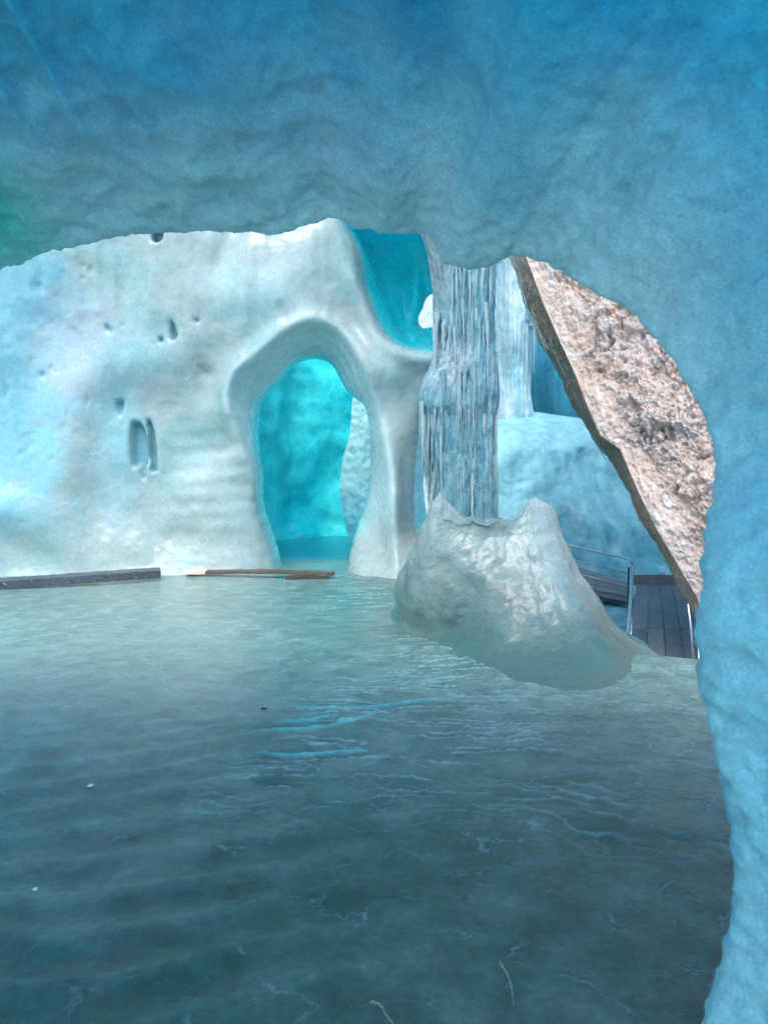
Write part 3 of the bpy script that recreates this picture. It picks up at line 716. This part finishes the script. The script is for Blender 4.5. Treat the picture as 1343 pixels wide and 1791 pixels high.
# ------------------------------------------------------------------ leaning rock
RB = [(855,230,14.2),(880,330,13.8),(918,445,13.2),(945,520,12.7),(975,590,12.2),(1003,650,11.8),(1030,718,11.4),(1050,762,11.2),(1084,786,11),(1103,832,10.8),
      (1125,880,10.5),(1150,930,10.2),(1183,985,10),(1218,1045,9.8),(1234,1088,9.7)]
RA = [(828,230),(858,330),(889,450),(905,485),(921,545),(945,600),(985,665),(1022,740),(1041,778),(1076,822),(1102,868),(1120,908),(1150,952),(1168,985),(1190,1027),(1212,1068),(1230,1094)]
nt_, = (520,)
rb = resample(RB, nt_, 1); ra = resample(RA, nt_, 1)
ra_d = rb[:, 2] + np.interp(np.linspace(0, 1, nt_), [0, .8, 1], [1.7, 1.0, .4])
Bp = np.array([W(*p) for p in rb]); Ap = np.array([W(ra[i, 0], ra[i, 1], ra_d[i]) for i in range(nt_)])
Ep = np.array([W(rb[i, 0] + 420, rb[i, 1] - 60, rb[i, 2] - 1.7) for i in range(nt_)])
Hp = Ep + np.array([1.0, 2.0, .5]); Ip = Ap + np.array([2.2, 1.6, .6])
ws = [(Ep, Bp, 340), (Bp, Ap, 60), (Ap, Ip, 24), (Ip, Hp, 12), (Hp, Ep, 14)]
cols = []; reg = []
for wi, (p, q, n) in enumerate(ws):
    for k in range(n):
        a = k/n; a2 = a if wi else a**.85
        cols.append(p*(1 - a2) + q*a2); reg.append((wi, a))
G = np.stack(cols, 1); reg = np.array(reg)
N = grid_normals(G)
def flip(a, b, tgt): return 1 if (N[a, b] @ tgt) > 0 else -1
sg = flip(nt_//2, 170, np.array([-.3, -1, 0]))
x, y, z = G[..., 0], G[..., 1], G[..., 2]
face = (reg[:, 0] == 0)[None, :]; acr = np.where(reg[:, 0] == 0, 1 - reg[:, 1]**.85, 0)[None, :]   # 0 at ridge .. 1 far right
# coordinates along / across the ridge for sheared strata
tx, ty = (Bp[-1] - Bp[0])[[0, 2]] / np.linalg.norm((Bp[-1] - Bp[0])[[0, 2]]); al = x*tx + z*ty; ac = -x*ty + z*tx
rough = ss(.05, .22, acr + .08*fbm(x*1.2, y, z*1.2, 3, 601))
f1, f21, idv = cell(al*3.2 + .7*fbm(x*3, y*3, z*3, 3, 603), ac*5.2 + .6*fbm(x*3.4, y*3, z*3, 3, 604), y*3, 8)
g1, g21, idw = cell(al*9 + .8*fbm(x*7, y*7, z*7, 2, 606), ac*13, y*8, 18)
g3, g31, idz = cell(x*24 + .6*fbm(x*20, y*20, z*20, 2, 607), y*24, z*24, 28)
patch = ss(-.25, .35, fbm(x*1.3, y*1.3, z*1.3, 3, 609))
d = .10*fbm(al*.8, ac*1.6, y*.8, 3, 611)
d = d + rough*((.26*(idv - .5)*ss(0, .05, f21) + .03*ss(0, .12, f21))*(.4 + .6*patch) + .085*(idw - .5)*ss(0, .06, g21)*(.35 + .65*patch) + .05*(idz - .5)*ss(0, .1, g31) + .06*ridged(x*5, y*5, z*5, 3, 613) - .03)
d = d + .022*(1 - rough)*ridged(al*.9, ac*7, y*2, 3, 615) + .03*fbm(x*9, y*9, z*9, 4, 617) + (1 - rough)*(.03*(idw - .5)*ss(0, .08, g21) + .012*(idz - .5))
d = d - .10*ss(.03, .0, np.abs(fbm(al*.9, ac*.9, y*.5, 4, 619)))*rough*patch
edge = np.minimum(1, np.abs(np.arange(G.shape[1]) - 340)/10.0)[None, :]*.75 + .25
G = G + N*sg*(d*np.where(face, 1, .6)*edge)[..., None]
crev = ss(.035, -.055, d + .0*x)                          # shade in the cracks put into the rock colour by depth
base = np.ones(G.shape)
strip = ((reg[:, 0] >= 1)[None, :]*np.ones((nt_, 1)))[..., None]
base = base*(1 - strip) + np.array([.72, .57, .46])*strip
vv = rb[:, 1][:, None]
low = (ss(930, 1020, vv)*((reg[:, 0] == 1)[None, :]))[..., None]; base = base*(1 - low) + np.array([.85, .74, .60])*low
ven = (ss(.035, .0, np.abs(fbm(al*.5, ac*3.2, y, 3, 621)))*(1 - rough)*face)[..., None]*.6; base = base*(1 - ven) + np.array([1.35, 1.55, 1.65])*ven
cr = (crev*rough*face*(.2 + .8*ss(-.1, .35, fbm(x*3.2, y*3.2, z*3.2, 3, 631))))[..., None]*.8; base = base*(1 - cr) + np.array([.28, .27, .27])*cr
o = mesh_obj('leaning_rock', G.reshape(-1, 3), grid_quads(nt_, G.shape[1], False, True), M_rock, col=base.reshape(-1, 3), smooth=True)
tag(o, 'pink beige limestone slab leaning over the walkway with a dark smooth underside', 'rock')

# fine frosted wires along the dark edge of the rock
root = thing('wire_netting', 'loose frosted wires trailing along the dark left edge of the leaning rock', 'wire netting', tuple(Ap[200]))
wires = []
for q in range(26):
    a = rng.uniform(.12, .55); b = min(.74, a + rng.uniform(.06, .26)); i0, i1 = int(a*nt_), int(b*nt_)
    o0, o1 = rng.uniform(-.06, .55), rng.uniform(-.06, .22)
    ts = np.linspace(0, 1, 26); ii = (i0 + (i1 - i0)*ts).astype(int); of = (o0*(1 - ts) + o1*ts)
    P = Ap[ii] + (Bp[ii] - Ap[ii])*of[:, None]; P[:, 1] -= .10 + .07*np.sin(ts*math.pi); P[:, 0] -= .03*np.sin(ts*math.pi*rng.uniform(1, 4)) + .02
    wires.append(tube_data(P - np.array(root.location), .006, 4))
V, Q, T = merge(wires); o = mesh_obj('wire', V, Q, M_wire, root, tris=T); o['kind'] = 'stuff'

# ------------------------------------------------------------------ icicle column
DC = 10.2
root = thing('icicle_column', 'tall glassy blue column of fused icicles rising behind the broken ice mound', 'icicle column', (1.02, DC, 0))
RL = np.array(root.location)
def colprof(z, th):
    v = HY - (z - EYE)*F/DC
    vs = [200,380,405,450,520,600,640,680,712,730,780,905,1000]
    lft = np.interp(v, vs, [700,728,738,754,766,768,754,737,737,745,748,761,755]); rgt = np.interp(v, vs, [862,860,860,859,858,858,861,863,862,860,860,862,866])
    return (rgt - lft)/2/F*DC, ((rgt + lft)/2 - CX)/F*DC
nth, nz_ = 260, 420
zz = np.linspace(-.4, 6.6, nz_); th = np.arange(nth)/nth*2*np.pi
TH_, ZZ = np.meshgrid(th, zz, indexing='ij'); R, CC = colprof(ZZ, TH_)
bx, by = np.cos(TH_), np.sin(TH_)
kn = gauss(ZZ + .35*bx, 0, 2.80, 0, .34, 1)*ss(.55, .0, bx)                          # the frosty knob
R = R + (.05*fbm(bx*1.2, by*1.2, ZZ*.5, 3, 701) + .05*ridged(TH_*5, 3, ZZ*.4, 3, 703)*(1 - kn) + .035*fbm(bx*5, by*5, ZZ*3, 3, 705) + .02*kn*fbm(bx*14, by*14, ZZ*12, 3, 707))
G = np.stack([CC + bx*R, DC + by*R*.9, ZZ], -1) - RL
c0 = np.array([.10, .32, .40]); t = np.clip(.45 + fbm(bx*3, by*3, ZZ*.8, 4, 711), 0, 1)[..., None]
c = c0*(1 - t) + np.array([.24, .46, .52])*t; k = (kn*.8)[..., None]; c = c*(1 - k) + np.array([.36, .48, .50])*k
lf = (ss(3.2, 4.2, ZZ)*ss(.2, -.6, bx))[..., None]*.7; c = c*(1 - lf) + np.array([.24, .36, .38])*lf
mesh_obj('column_core', G.reshape(-1, 3), grid_quads(nth, nz_, True, False), M_col, root, col=c.reshape(-1, 3))
protos = []
def icicle_mesh(seed):
    r = np.random.default_rng(seed); m, n = 16, 7
    t = np.linspace(0, 1, m); P = np.stack([.012*np.cumsum(r.normal(size=m))/3, .012*np.cumsum(r.normal(size=m))/3, -t], 1)
    rad = (1 - t**1.3*.93)*(1 + .12*np.sin(t*r.uniform(20, 45) + r.uniform(0, 6)) + .06*r.normal(size=m)); rad[0] *= .6
    V, Q, T = tube_data(P, np.maximum(rad, .03), n, squash=.8)
    ctr = P[np.minimum(np.arange(len(V))//n, m - 1)] if False else None
    return V, Q, T
for q in range(9):
    r = np.random.default_rng(q + 50); m, n = 16, 7; t = np.linspace(0, 1, m)
    cxy = np.stack([np.cumsum(r.normal(size=m))*.16, np.cumsum(r.normal(size=m))*.12], 1)
    rad = np.maximum((1 - t**1.4*.93)*(1 + .2*np.sin(t*r.uniform(14, 40)) + .12*r.normal(size=m)), .04)
    th_ = np.arange(n)/n*2*np.pi
    V = np.stack([cxy[:, :1] + rad[:, None]*np.cos(th_), cxy[:, 1:] + rad[:, None]*np.sin(th_), np.repeat(-t[:, None], n, 1)], -1).reshape(-1, 3)
    V = np.vstack([V, [0, 0, .005], [cxy[-1, 0], cxy[-1, 1], -1.01]]); Q = grid_quads(m, n, False, True)
    T = [(m*n, (k+1) % n, k) for k in range(n)] + [(m*n + 1, (m-1)*n + k, (m-1)*n + (k+1) % n) for k in range(n)]
    o = mesh_obj('icicle', V, Q, M_icicle, root, tris=T); protos.append(o)
def hang(k, x, y, z, r, ln):
    o = protos[k] if not k_used[k] else protos[k].copy()
    if k_used[k]: C.objects.link(o); o.parent = root
    k_used[k] = True
    o.location = (x - RL[0], y - RL[1], z); o.scale = (r, r, ln); o.rotation_euler = (rng.normal()*.01, rng.normal()*.012, rng.uniform(0, 6.28))
k_used = [False]*9
def ring(n, z0, z1, l0, l1, r0, r1, a0=math.pi*.98, a1=math.pi*2.06, off=.0):
    for q in range(n):
        th_ = rng.uniform(a0, a1); z = rng.uniform(z0, z1); ln = rng.uniform(l0, l1); R, cc = colprof(z - ln*.6, 0)
        z = min(z, 2.45) if (math.cos(th_) < -.55 and off) else z; R = float(R) + off + rng.uniform(-.03, .03)
        hang(rng.integers(9), float(cc) + math.cos(th_)*R, DC + math.sin(th_)*R*.9, z, r0 + (r1 - r0)*1.7*rng.uniform(0, 1)**2, ln)
ring(60, 4.2, 5.2, .7, 1.6, .014, .034, a0=math.pi*1.25)
ring(66, 3.4, 4.4, .5, 1.1, .012, .030)
ring(120, 1.4, 3.05, .5, 1.3, .010, .028, off=.02)
for q in range(16):      # ragged wisps on the left of the lower curtain
    a = q/15; hang(rng.integers(9), float(W(738 + 14*a, 0, DC)[0]), DC - .1 + rng.uniform(-.1, .1), 2.35 - .3*a, rng.uniform(.012, .02), rng.uniform(.7, 1.25))
for q in range(22):      # straight right-hand edge
    hang(rng.integers(9), float(W(853 + rng.uniform(0, 7), 0, DC)[0]), DC + rng.uniform(-.12, .1), rng.uniform(1.6, 4.6), rng.uniform(.012, .022), rng.uniform(.4, 1.1))

# ------------------------------------------------------------------ broken ice mound
# outline rings: v -> left u, right u, at 7 m
nth, nz_ = 560, 330
vt = [868,885,905,930,965,1000,1040,1065,1085,1110,1140,1165,1200,1230]
lu = [764,752,745,735,722,707,694,688,690,697,706,714,724,735]
ru = [948,966,971,974,992,1014,1043,1060,1080,1106,1150,1190,1250,1300]
DM = 7.0
th = np.arange(nth)/nth*2*np.pi; cs, sn = np.cos(th), np.sin(th)
topv = np.interp(((cs + 1)/2), [0,.02,.06,.12,.20,.40,.60,.70,.78,.87,.93,1.0], [872,862,870,892,908,907,905,901,884,870,868,892])
topv = topv + 9*pn(th*5, 0, 0, 801) + 3*pn(th*15, 0, 0, 803)
topv = np.where(sn > 0, topv + 8 + 10*pn(th*5, 5, 0, 805), topv)
topz = EYE - (topv - HY)/F*DM
nin = 60
G = np.zeros((nth, nz_ + nin, 3))
zt = np.array([EYE - (v - HY)/F*DM for v in vt]); xl = (np.array(lu) - CX)/F*DM; xr = (np.array(ru) - CX)/F*DM
for k in range(nz_):
    a = k/(nz_ - 1); zc = -.12 + (topz + .12)*a
    xL = np.interp(-zc, -zt, xl); xR = np.interp(-zc, -zt, xr)
    hx = (xR - xL)/2; mx = (xR + xL)/2
    dep = np.interp(-zc, -zt, [.20,.26,.30,.34,.42,.50,.60,.66,.72,.80,.9,.98,1.1,1.25])
    fl_ = .32*np.exp(-np.clip(zc + .01, 0, 9)/.075); hx = hx + fl_*.35; dep = dep + fl_
    p = .8; sx = np.sign(cs)*np.abs(cs)**p; sy = np.sign(sn)*np.abs(sn)**.9
    G[:, k, 0] = mx + hx*sx; G[:, k, 1] = DM + .05 + dep*sy - .45*(1 - a)**2*(sn < 0)*np.abs(sn) - .95*(1 - a)**1.5*sx*np.where(cs < 0, 1.25, .8); G[:, k, 0] *= G[:, k, 1]/DM; G[:, k, 2] = zc
for k in range(nin):                                        # crater inside the rim
    a = (k + 1)/nin; G[:, nz_ + k] = G[:, nz_ - 1]*(1 - a) + np.array([G[:, nz_-1, 0].mean(), DM + .05, 0])*a
    G[:, nz_ + k, 2] = topz*(1 - a) + (topz.min() - .10)*a - .03*math.sin(a*math.pi)
N = grid_normals(G); x, y, z = G[..., 0], G[..., 1], G[..., 2]
i0 = int(nth*.75); sg = 1 if (N[i0, 100] @ np.array([0, -1, 0])) > 0 else -1
f1, f21, idv = cell(x*3.4 + .5*fbm(x*2, y*2, z*2, 2, 811), y*3.4, z*2.6, 38)
g1, g21, idw = cell(x*11, y*11, z*9 + .4*pn(x*5, y*5, z*5, 813), 48)
up = ss(.3, 1.0, z)
d = .05*fbm(x*1.6, y*1.6, z*1.2, 3, 821) + (.03 + .04*up)*(idv - .5)*ss(0, .5, f21) + .007*(.3 + up)*(idw - .5)*ss(0, .35, g21) + .004*fbm(x*14, y*14, z*14, 4, 823) 
G += N*sg*(d*np.clip((z + .02)/.25, .05, 1))[..., None]
t = np.clip(.5 + fbm(x*1.5, y*1.5, z*1.5, 4, 831), 0, 1)[..., None]
c = np.array([.25, .40, .40])*(1 - t) + np.array([.48, .64, .63])*t
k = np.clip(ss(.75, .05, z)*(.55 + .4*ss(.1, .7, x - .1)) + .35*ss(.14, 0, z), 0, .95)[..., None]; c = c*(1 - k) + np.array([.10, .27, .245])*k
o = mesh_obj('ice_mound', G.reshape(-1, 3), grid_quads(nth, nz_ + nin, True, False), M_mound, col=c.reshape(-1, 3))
tag(o, 'broken grey ice stump with two jagged horns standing on the ice floor', 'ice mound')

# ------------------------------------------------------------------ walkway
ZD = -1.2
def onz(u, v, zlev):
    d = (EYE - zlev)*F/(v - HY); return np.array([(u - CX)/F*d, d, zlev])
root = thing('walkway', 'grey timber walkway of long boards below the leaning rock', 'walkway', (4.5, 13, ZD))
RL = np.array(root.location)
def prism(q4, th_, name, mat, parent=root, org=None):
    """a board: four plan corners, thickness downwards, tiny bevel on top"""
    q = np.array(q4, float); c = q.mean(0); org = RL if org is None else org
    top = c + (q - c)*.996; e = np.array([0, 0, 1.0])
    V = np.vstack([top - org, q - e*.006 - org, q - e*th_ - org])
    Q = [(0,1,2,3)] + [(i + 4*k, (i+1) % 4 + 4*k, (i+1) % 4 + 4*(k+1), i + 4*(k+1)) for k in (0, 1) for i in range(4)] + [(8,11,10,9)]
    Q = [(f[0], f[3], f[2], f[1]) for f in Q] if False else Q
    return mesh_obj(name, V, Q, mat, parent, smooth=False)
A0, A1 = onz(1092, 1210, ZD), onz(1113, 1022, ZD); wdir = np.array([1.32, -.03, 0])
rowt = [-.28, .02, .33, .66, 1.0]
ax = A1 - A0
# rows end where the photograph shows the cross joints
yj = [onz(1100, v, ZD)[1] for v in (1210, 1157, 1100, 1043, 1022)]
ynear = 8.2
yj = [ynear, onz(0, 1160, ZD)[1] - .6, onz(0, 1100, ZD)[1], onz(0, 1043, ZD)[1], onz(0, 1021, ZD)[1]]
def edge_x(y): return np.interp(y, [A0[1], A1[1]], [A0[0], A1[0]]) + (y < A0[1])*(y - A0[1])*ax[0]/ax[1]
for r in range(4):
    y0, y1 = yj[r] + .006, yj[r+1] - .006
    for k in range(5):
        g = .005; wq = .27
        js = rng.uniform(-.10, .10) if r in (1, 2) and k < 2 else 0
        def pt(y, a): return (edge_x(y) + a, y, ZD + 0*y)
        dz = rng.uniform(-.006, .006)
        q4 = [pt(y0, k*wq + g), pt(y0, (k+1)*wq - g), pt(y1, (k+1)*wq - g), pt(y1, k*wq + g)]
        q4 = [(a, b, c + dz) for a, b, c in q4]
        prism(q4, .045, 'board', M_deck)
ye = yj[-1]
xe = edge_x(ye)
def boxpart(name, x0, x1, y0, y1, z0, z1, mat, parent=root, org=None):
    V, Q = box_data(x0, x1, y0, y1, z0, z1); return mesh_obj(name, V - (RL if org is None else org), Q, mat, parent, smooth=False)
boxpart('kerb_board', xe - .02, xe + 1.9, ye + .02, ye + .07, ZD - .05, ZD + .20, M_deck2)
for k in range(2):
    V, Q, T = tube_data([(edge_x(8.3) + .15 + k*1.05, 8.3, ZD - .10), (edge_x(ye) + .15 + k*1.05, ye, ZD - .10)], .05, 4, True); mesh_obj('beam', V - RL, Q, M_deck, root, tris=T, smooth=False)
# side walkway running off to the left
root2 = thing('side_walkway', 'narrow timber walkway leading left behind the railing and the ice mound', 'walkway', (4.0, 17, ZD))
R2 = np.array(root2.location)
nearL, nearR = onz(985, 1022, ZD), onz(1100, 1043, ZD); farL, farR = onz(985, 984, ZD), onz(1103, 1018, ZD)
nearL = nearR + (nearL - nearR)*1.7; farL = farR + (farL - farR)*1.5
for k in range(4):
    a, b = k/4 + .012, (k+1)/4 - .012
    l0, l1 = nearL + (farL - nearL)*a, nearL + (farL - nearL)*b; r0_, r1_ = nearR + (farR - nearR)*a, nearR + (farR - nearR)*b
    cut = .30 if k < 2 else .62
    for (s0, s1) in ((0, 1 - cut - .004), (1 - cut + .004, 1)):
        prism([l0 + (r0_ - l0)*s0, l0 + (r0_ - l0)*s1, l1 + (r1_ - l1)*s1, l1 + (r1_ - l1)*s0], .045, 'board', M_deck2, root2, R2)
V, Q, T = tube_data([nearL + np.array([0, .03, -.11]), nearR + np.array([0, .03, -.11])], .06, 4); mesh_obj('edge_beam', V - R2, Q, M_deck2, root2, tris=T, smooth=False)

# railings
def rail(name, pts, r, parent, org, mat=M_metal, n=10, sub=1):
    V, Q, T = tube_data(np.array(pts) - org, r, n); return mesh_obj(name, V, Q, mat, parent, tris=T)
def zat(u, v, z): return onz(u, v, z) if False else None
root3 = thing('railing', 'steel tube railing with a rounded corner between the ice mound and the walkway', 'railing', (5.1, 15.4, ZD))
R3 = np.array(root3.location)
HT = -.42
K = W(1107, 979, 15.5); Lf = W(955, 945, 18.6); Nr = W(1097, 1124, 8.56)
bend = [K + (Lf - K)*a for a in (1, .5, .1, .04)] + [K + np.array([-.05, -.02, -.01]), K + np.array([0, -.12, -.05])] 
rail('handrail', bend + [K + (Nr - K)*a + np.array([0, 0, -.03]) for a in (.1, .5, .9)] + [Nr], .026, root3, R3)
End = W(1150, 1156, 8.1); rail('end_rail', [Nr + np.array([0, 0, .0]), (Nr + End)/2, End], .018, root3, R3)
for (v0, v1, r) in ((976,1003,.014),(998,1027,.017)):
    p1 = W(1102, v1, 15.5); u0 = 960; p0 = W(u0, v0 - 7, 18.4); rail('mid_rail', [p0, (p0 + p1)/2, p1], r, root3, R3)
pb = K.copy(); pb[2] = ZD
rail('post', [K + np.array([-.04, -.06, -.05]), pb + np.array([-.04, -.06, 0])], .028, root3, R3)
rail('post', [W(1099, 992, 15.2), W(1099, 992, 15.2)*np.array([1, 1, 0]) + np.array([-.02, 0, ZD])], .02, root3, R3, M_darkmetal)
for (a, b) in ((.15, .034), (.15, .026)):
    pass
P = W(983, 957, 17.9); rail('post', [P, (P[0], P[1], ZD)], .028, root3, R3)
rail('post_sleeve', [P + np.array([-.06, 0, -.07]), P + np.array([-.06, 0, -.36])], .03, root3, R3, M_darkmetal)
rail('post_sleeve', [P + np.array([.07, 0, -.07]), P + np.array([.07, 0, -.36])], .03, root3, R3, M_darkmetal)
Md = K + (Nr - K)*.55; rail('post', [Md, (Md[0], Md[1], ZD)], .022, root3, R3)
Md = K + (Nr - K)*.97; rail('post', [Md, (Md[0], Md[1], ZD)], .022, root3, R3)
# right-hand railing below the tip of the rock
root4 = thing('steel_post_railing', 'pale steel posts standing on the right side of the walkway below the rock tip', 'railing', (4.0, 9.2, ZD))
R4 = np.array(root4.location)
p0 = W(1214, 1160, 9.0); p0[2] = ZD; p1 = W(1204, 1060, 10.2)
rail('rail', [(W(1214,1175,8.9)), W(1209,1110,9.4), W(1203,1058,10.0)], .016, root4, R4, M_metal)
a = W(1222, 1175, 9.1); rail('post', [a, W(1219, 1080, 9.3)], .011, root4, R4)
boxpart('dark_filler', 4.0, 4.3, 9.45, 9.5, ZD, -.42, M_darkmetal, root4, R4)  # added dark sheet filling the dark gap beyond the posts

# ------------------------------------------------------------------ planks on the ice
def plank(name, p0, p1, wdt, h, mat, label, n=60, cutmat=None, cut=.15, seed=1, warp=.02):
    p0, p1 = np.array(p0, float), np.array(p1, float); root = thing(name, label, 'plank', tuple(p0))
    dr = (p1 - p0)/np.linalg.norm(p1 - p0); sd2 = np.cross((0, 0, 1), dr); r = np.random.default_rng(seed)
    def piece(nm, t0, t1, mt):
        t = np.linspace(t0, t1, n); P = p0 + (p1 - p0)*t[:, None] - p0
        P[:, 2] += warp*np.sin(t*5 + seed)*.5
        ring_ = [(-.5, 0), (-.5, .94), (-.46, 1), (.46, 1), (.5, .94), (.5, 0)]
        V = np.stack([P + sd2*(a*wdt) + np.array([0, 0, 1])*(b*h) for a, b in ring_], 1)
        V += r.normal(size=V.shape)*.0018; V = V + (np.array([0,0,1])*(.006*fbm((t*9), 0, 0, 3, seed)))[..., None, :] if False else V
        Q = grid_quads(n, 6, False, True)
        tr = [(0, k, k+1) for k in range(1, 5)] + [((n-1)*6, (n-1)*6 + k + 1, (n-1)*6 + k) for k in range(1, 5)]
        return mesh_obj(nm, V.reshape(-1, 3), Q, mt, root, tris=tr, smooth=False)
    if cutmat: piece('sawn_end', 0, cut, cutmat); piece('body', cut + .001, 1, mat)
    else: piece('body', 0, 1, mat)
    return root
a, b = W(-160, 1026, 9.6), W(281, 1001, 10.35); a[2], b[2] = -.01, .015
plank('timber_board', W(-160, 1038, 9.35)*[1,1,0] + [0,0,.00], W(281, 1003, 10.35)*[1,1,0] + [0,0,.03], .30, .11, M_timber, 'long dark frosted timber lying along the foot of the white ice wall', seed=3)
a = W(324, 998, 10.65)*[1,1,0] + [0,0,.045]; b = W(584, 997, 10.45)*[1,1,0] + [0,0,.05]
plank('brown_plank', a, b, .16, .045, M_plank, 'thin brown plank with a pale sawn end lying before the doorway', cutmat=M_cut, cut=.15, seed=5)
a = W(500, 1001, 10.4)*[1,1,0] + [0,0,-.0]; b = W(575, 1001, 10.4)*[1,1,0] + [0,0,.0]
plank('wooden_batten', a, b, .10, .04, M_plank, 'short dark batten propping the right end of the thin brown plank', seed=6)

# ------------------------------------------------------------------ litter on the floor
def lump(name, u, v, r, mat, label, cat, flat=.5, seed=0):
    p = onz(u, v, 0.0); r_ = np.random.default_rng(seed); a, b = np.meshgrid(np.linspace(0, 2*np.pi, 12, endpoint=False), np.linspace(.05, np.pi - .05, 8), indexing='ij')
    R = r*(1 + .25*r_.normal(size=a.shape)); V = np.stack([np.cos(a)*np.sin(b)*R*1.3, np.sin(a)*np.sin(b)*R, np.cos(b)*R*flat], -1).reshape(-1, 3)
    o = mesh_obj(name, V, grid_quads(12, 8, True, False), mat, smooth=False); o.location = (p[0], p[1], r*flat*.7); return tag(o, label, cat)
lump('stone', 462, 1243, .018, M_stone, 'small dark stone lying left of the bright water ridges', 'stone', .7, 1)
lump('ice_chip', 395, 1276, .022, M_chip, 'white flake of ice on the grey floor left of the dark stone', 'ice chip', .25, 2)
lump('ice_chip', 62, 1556, .009, M_chip, 'white ice chip on the ribbed blue floor at the lower left', 'ice chip', .4, 3)
lump('ice_chip', 159, 1375, .012, M_chip, 'tiny white ice chip lying among the grit left of centre', 'ice chip', .5, 4)
lump('stone', 315, 1381, .012, M_stone, 'small dark pebble on the ribbed ice at middle left', 'stone', .5, 5)
def twig(px, r, mat, label):
    P = np.array([onz(u, v, .012) for u, v in px]); P = resample(P, 14, 2); P[:, 2] += .004*rng.normal(size=14)
    o_ = P.mean(0).copy(); V, Q, T = tube_data(P - o_, np.linspace(r, r*.5, 14), 6, wob=.1); o = mesh_obj('twig', V, Q, mat, tris=T); o.location = o_; return tag(o, label, 'twig')
twig([(397,1548),(408,1562),(419,1575)], .0024, M_twig, 'short dark twig on the grey ice left of centre')
twig([(874,1682),(886,1700),(893,1722),(898,1755)], .0024, M_straw, 'pale curved straw on the dark ice near the bottom')
twig([(648,1750),(662,1756),(676,1772),(688,1795)], .0024, M_straw, 'pale bent straw at the bottom edge of the ice floor')
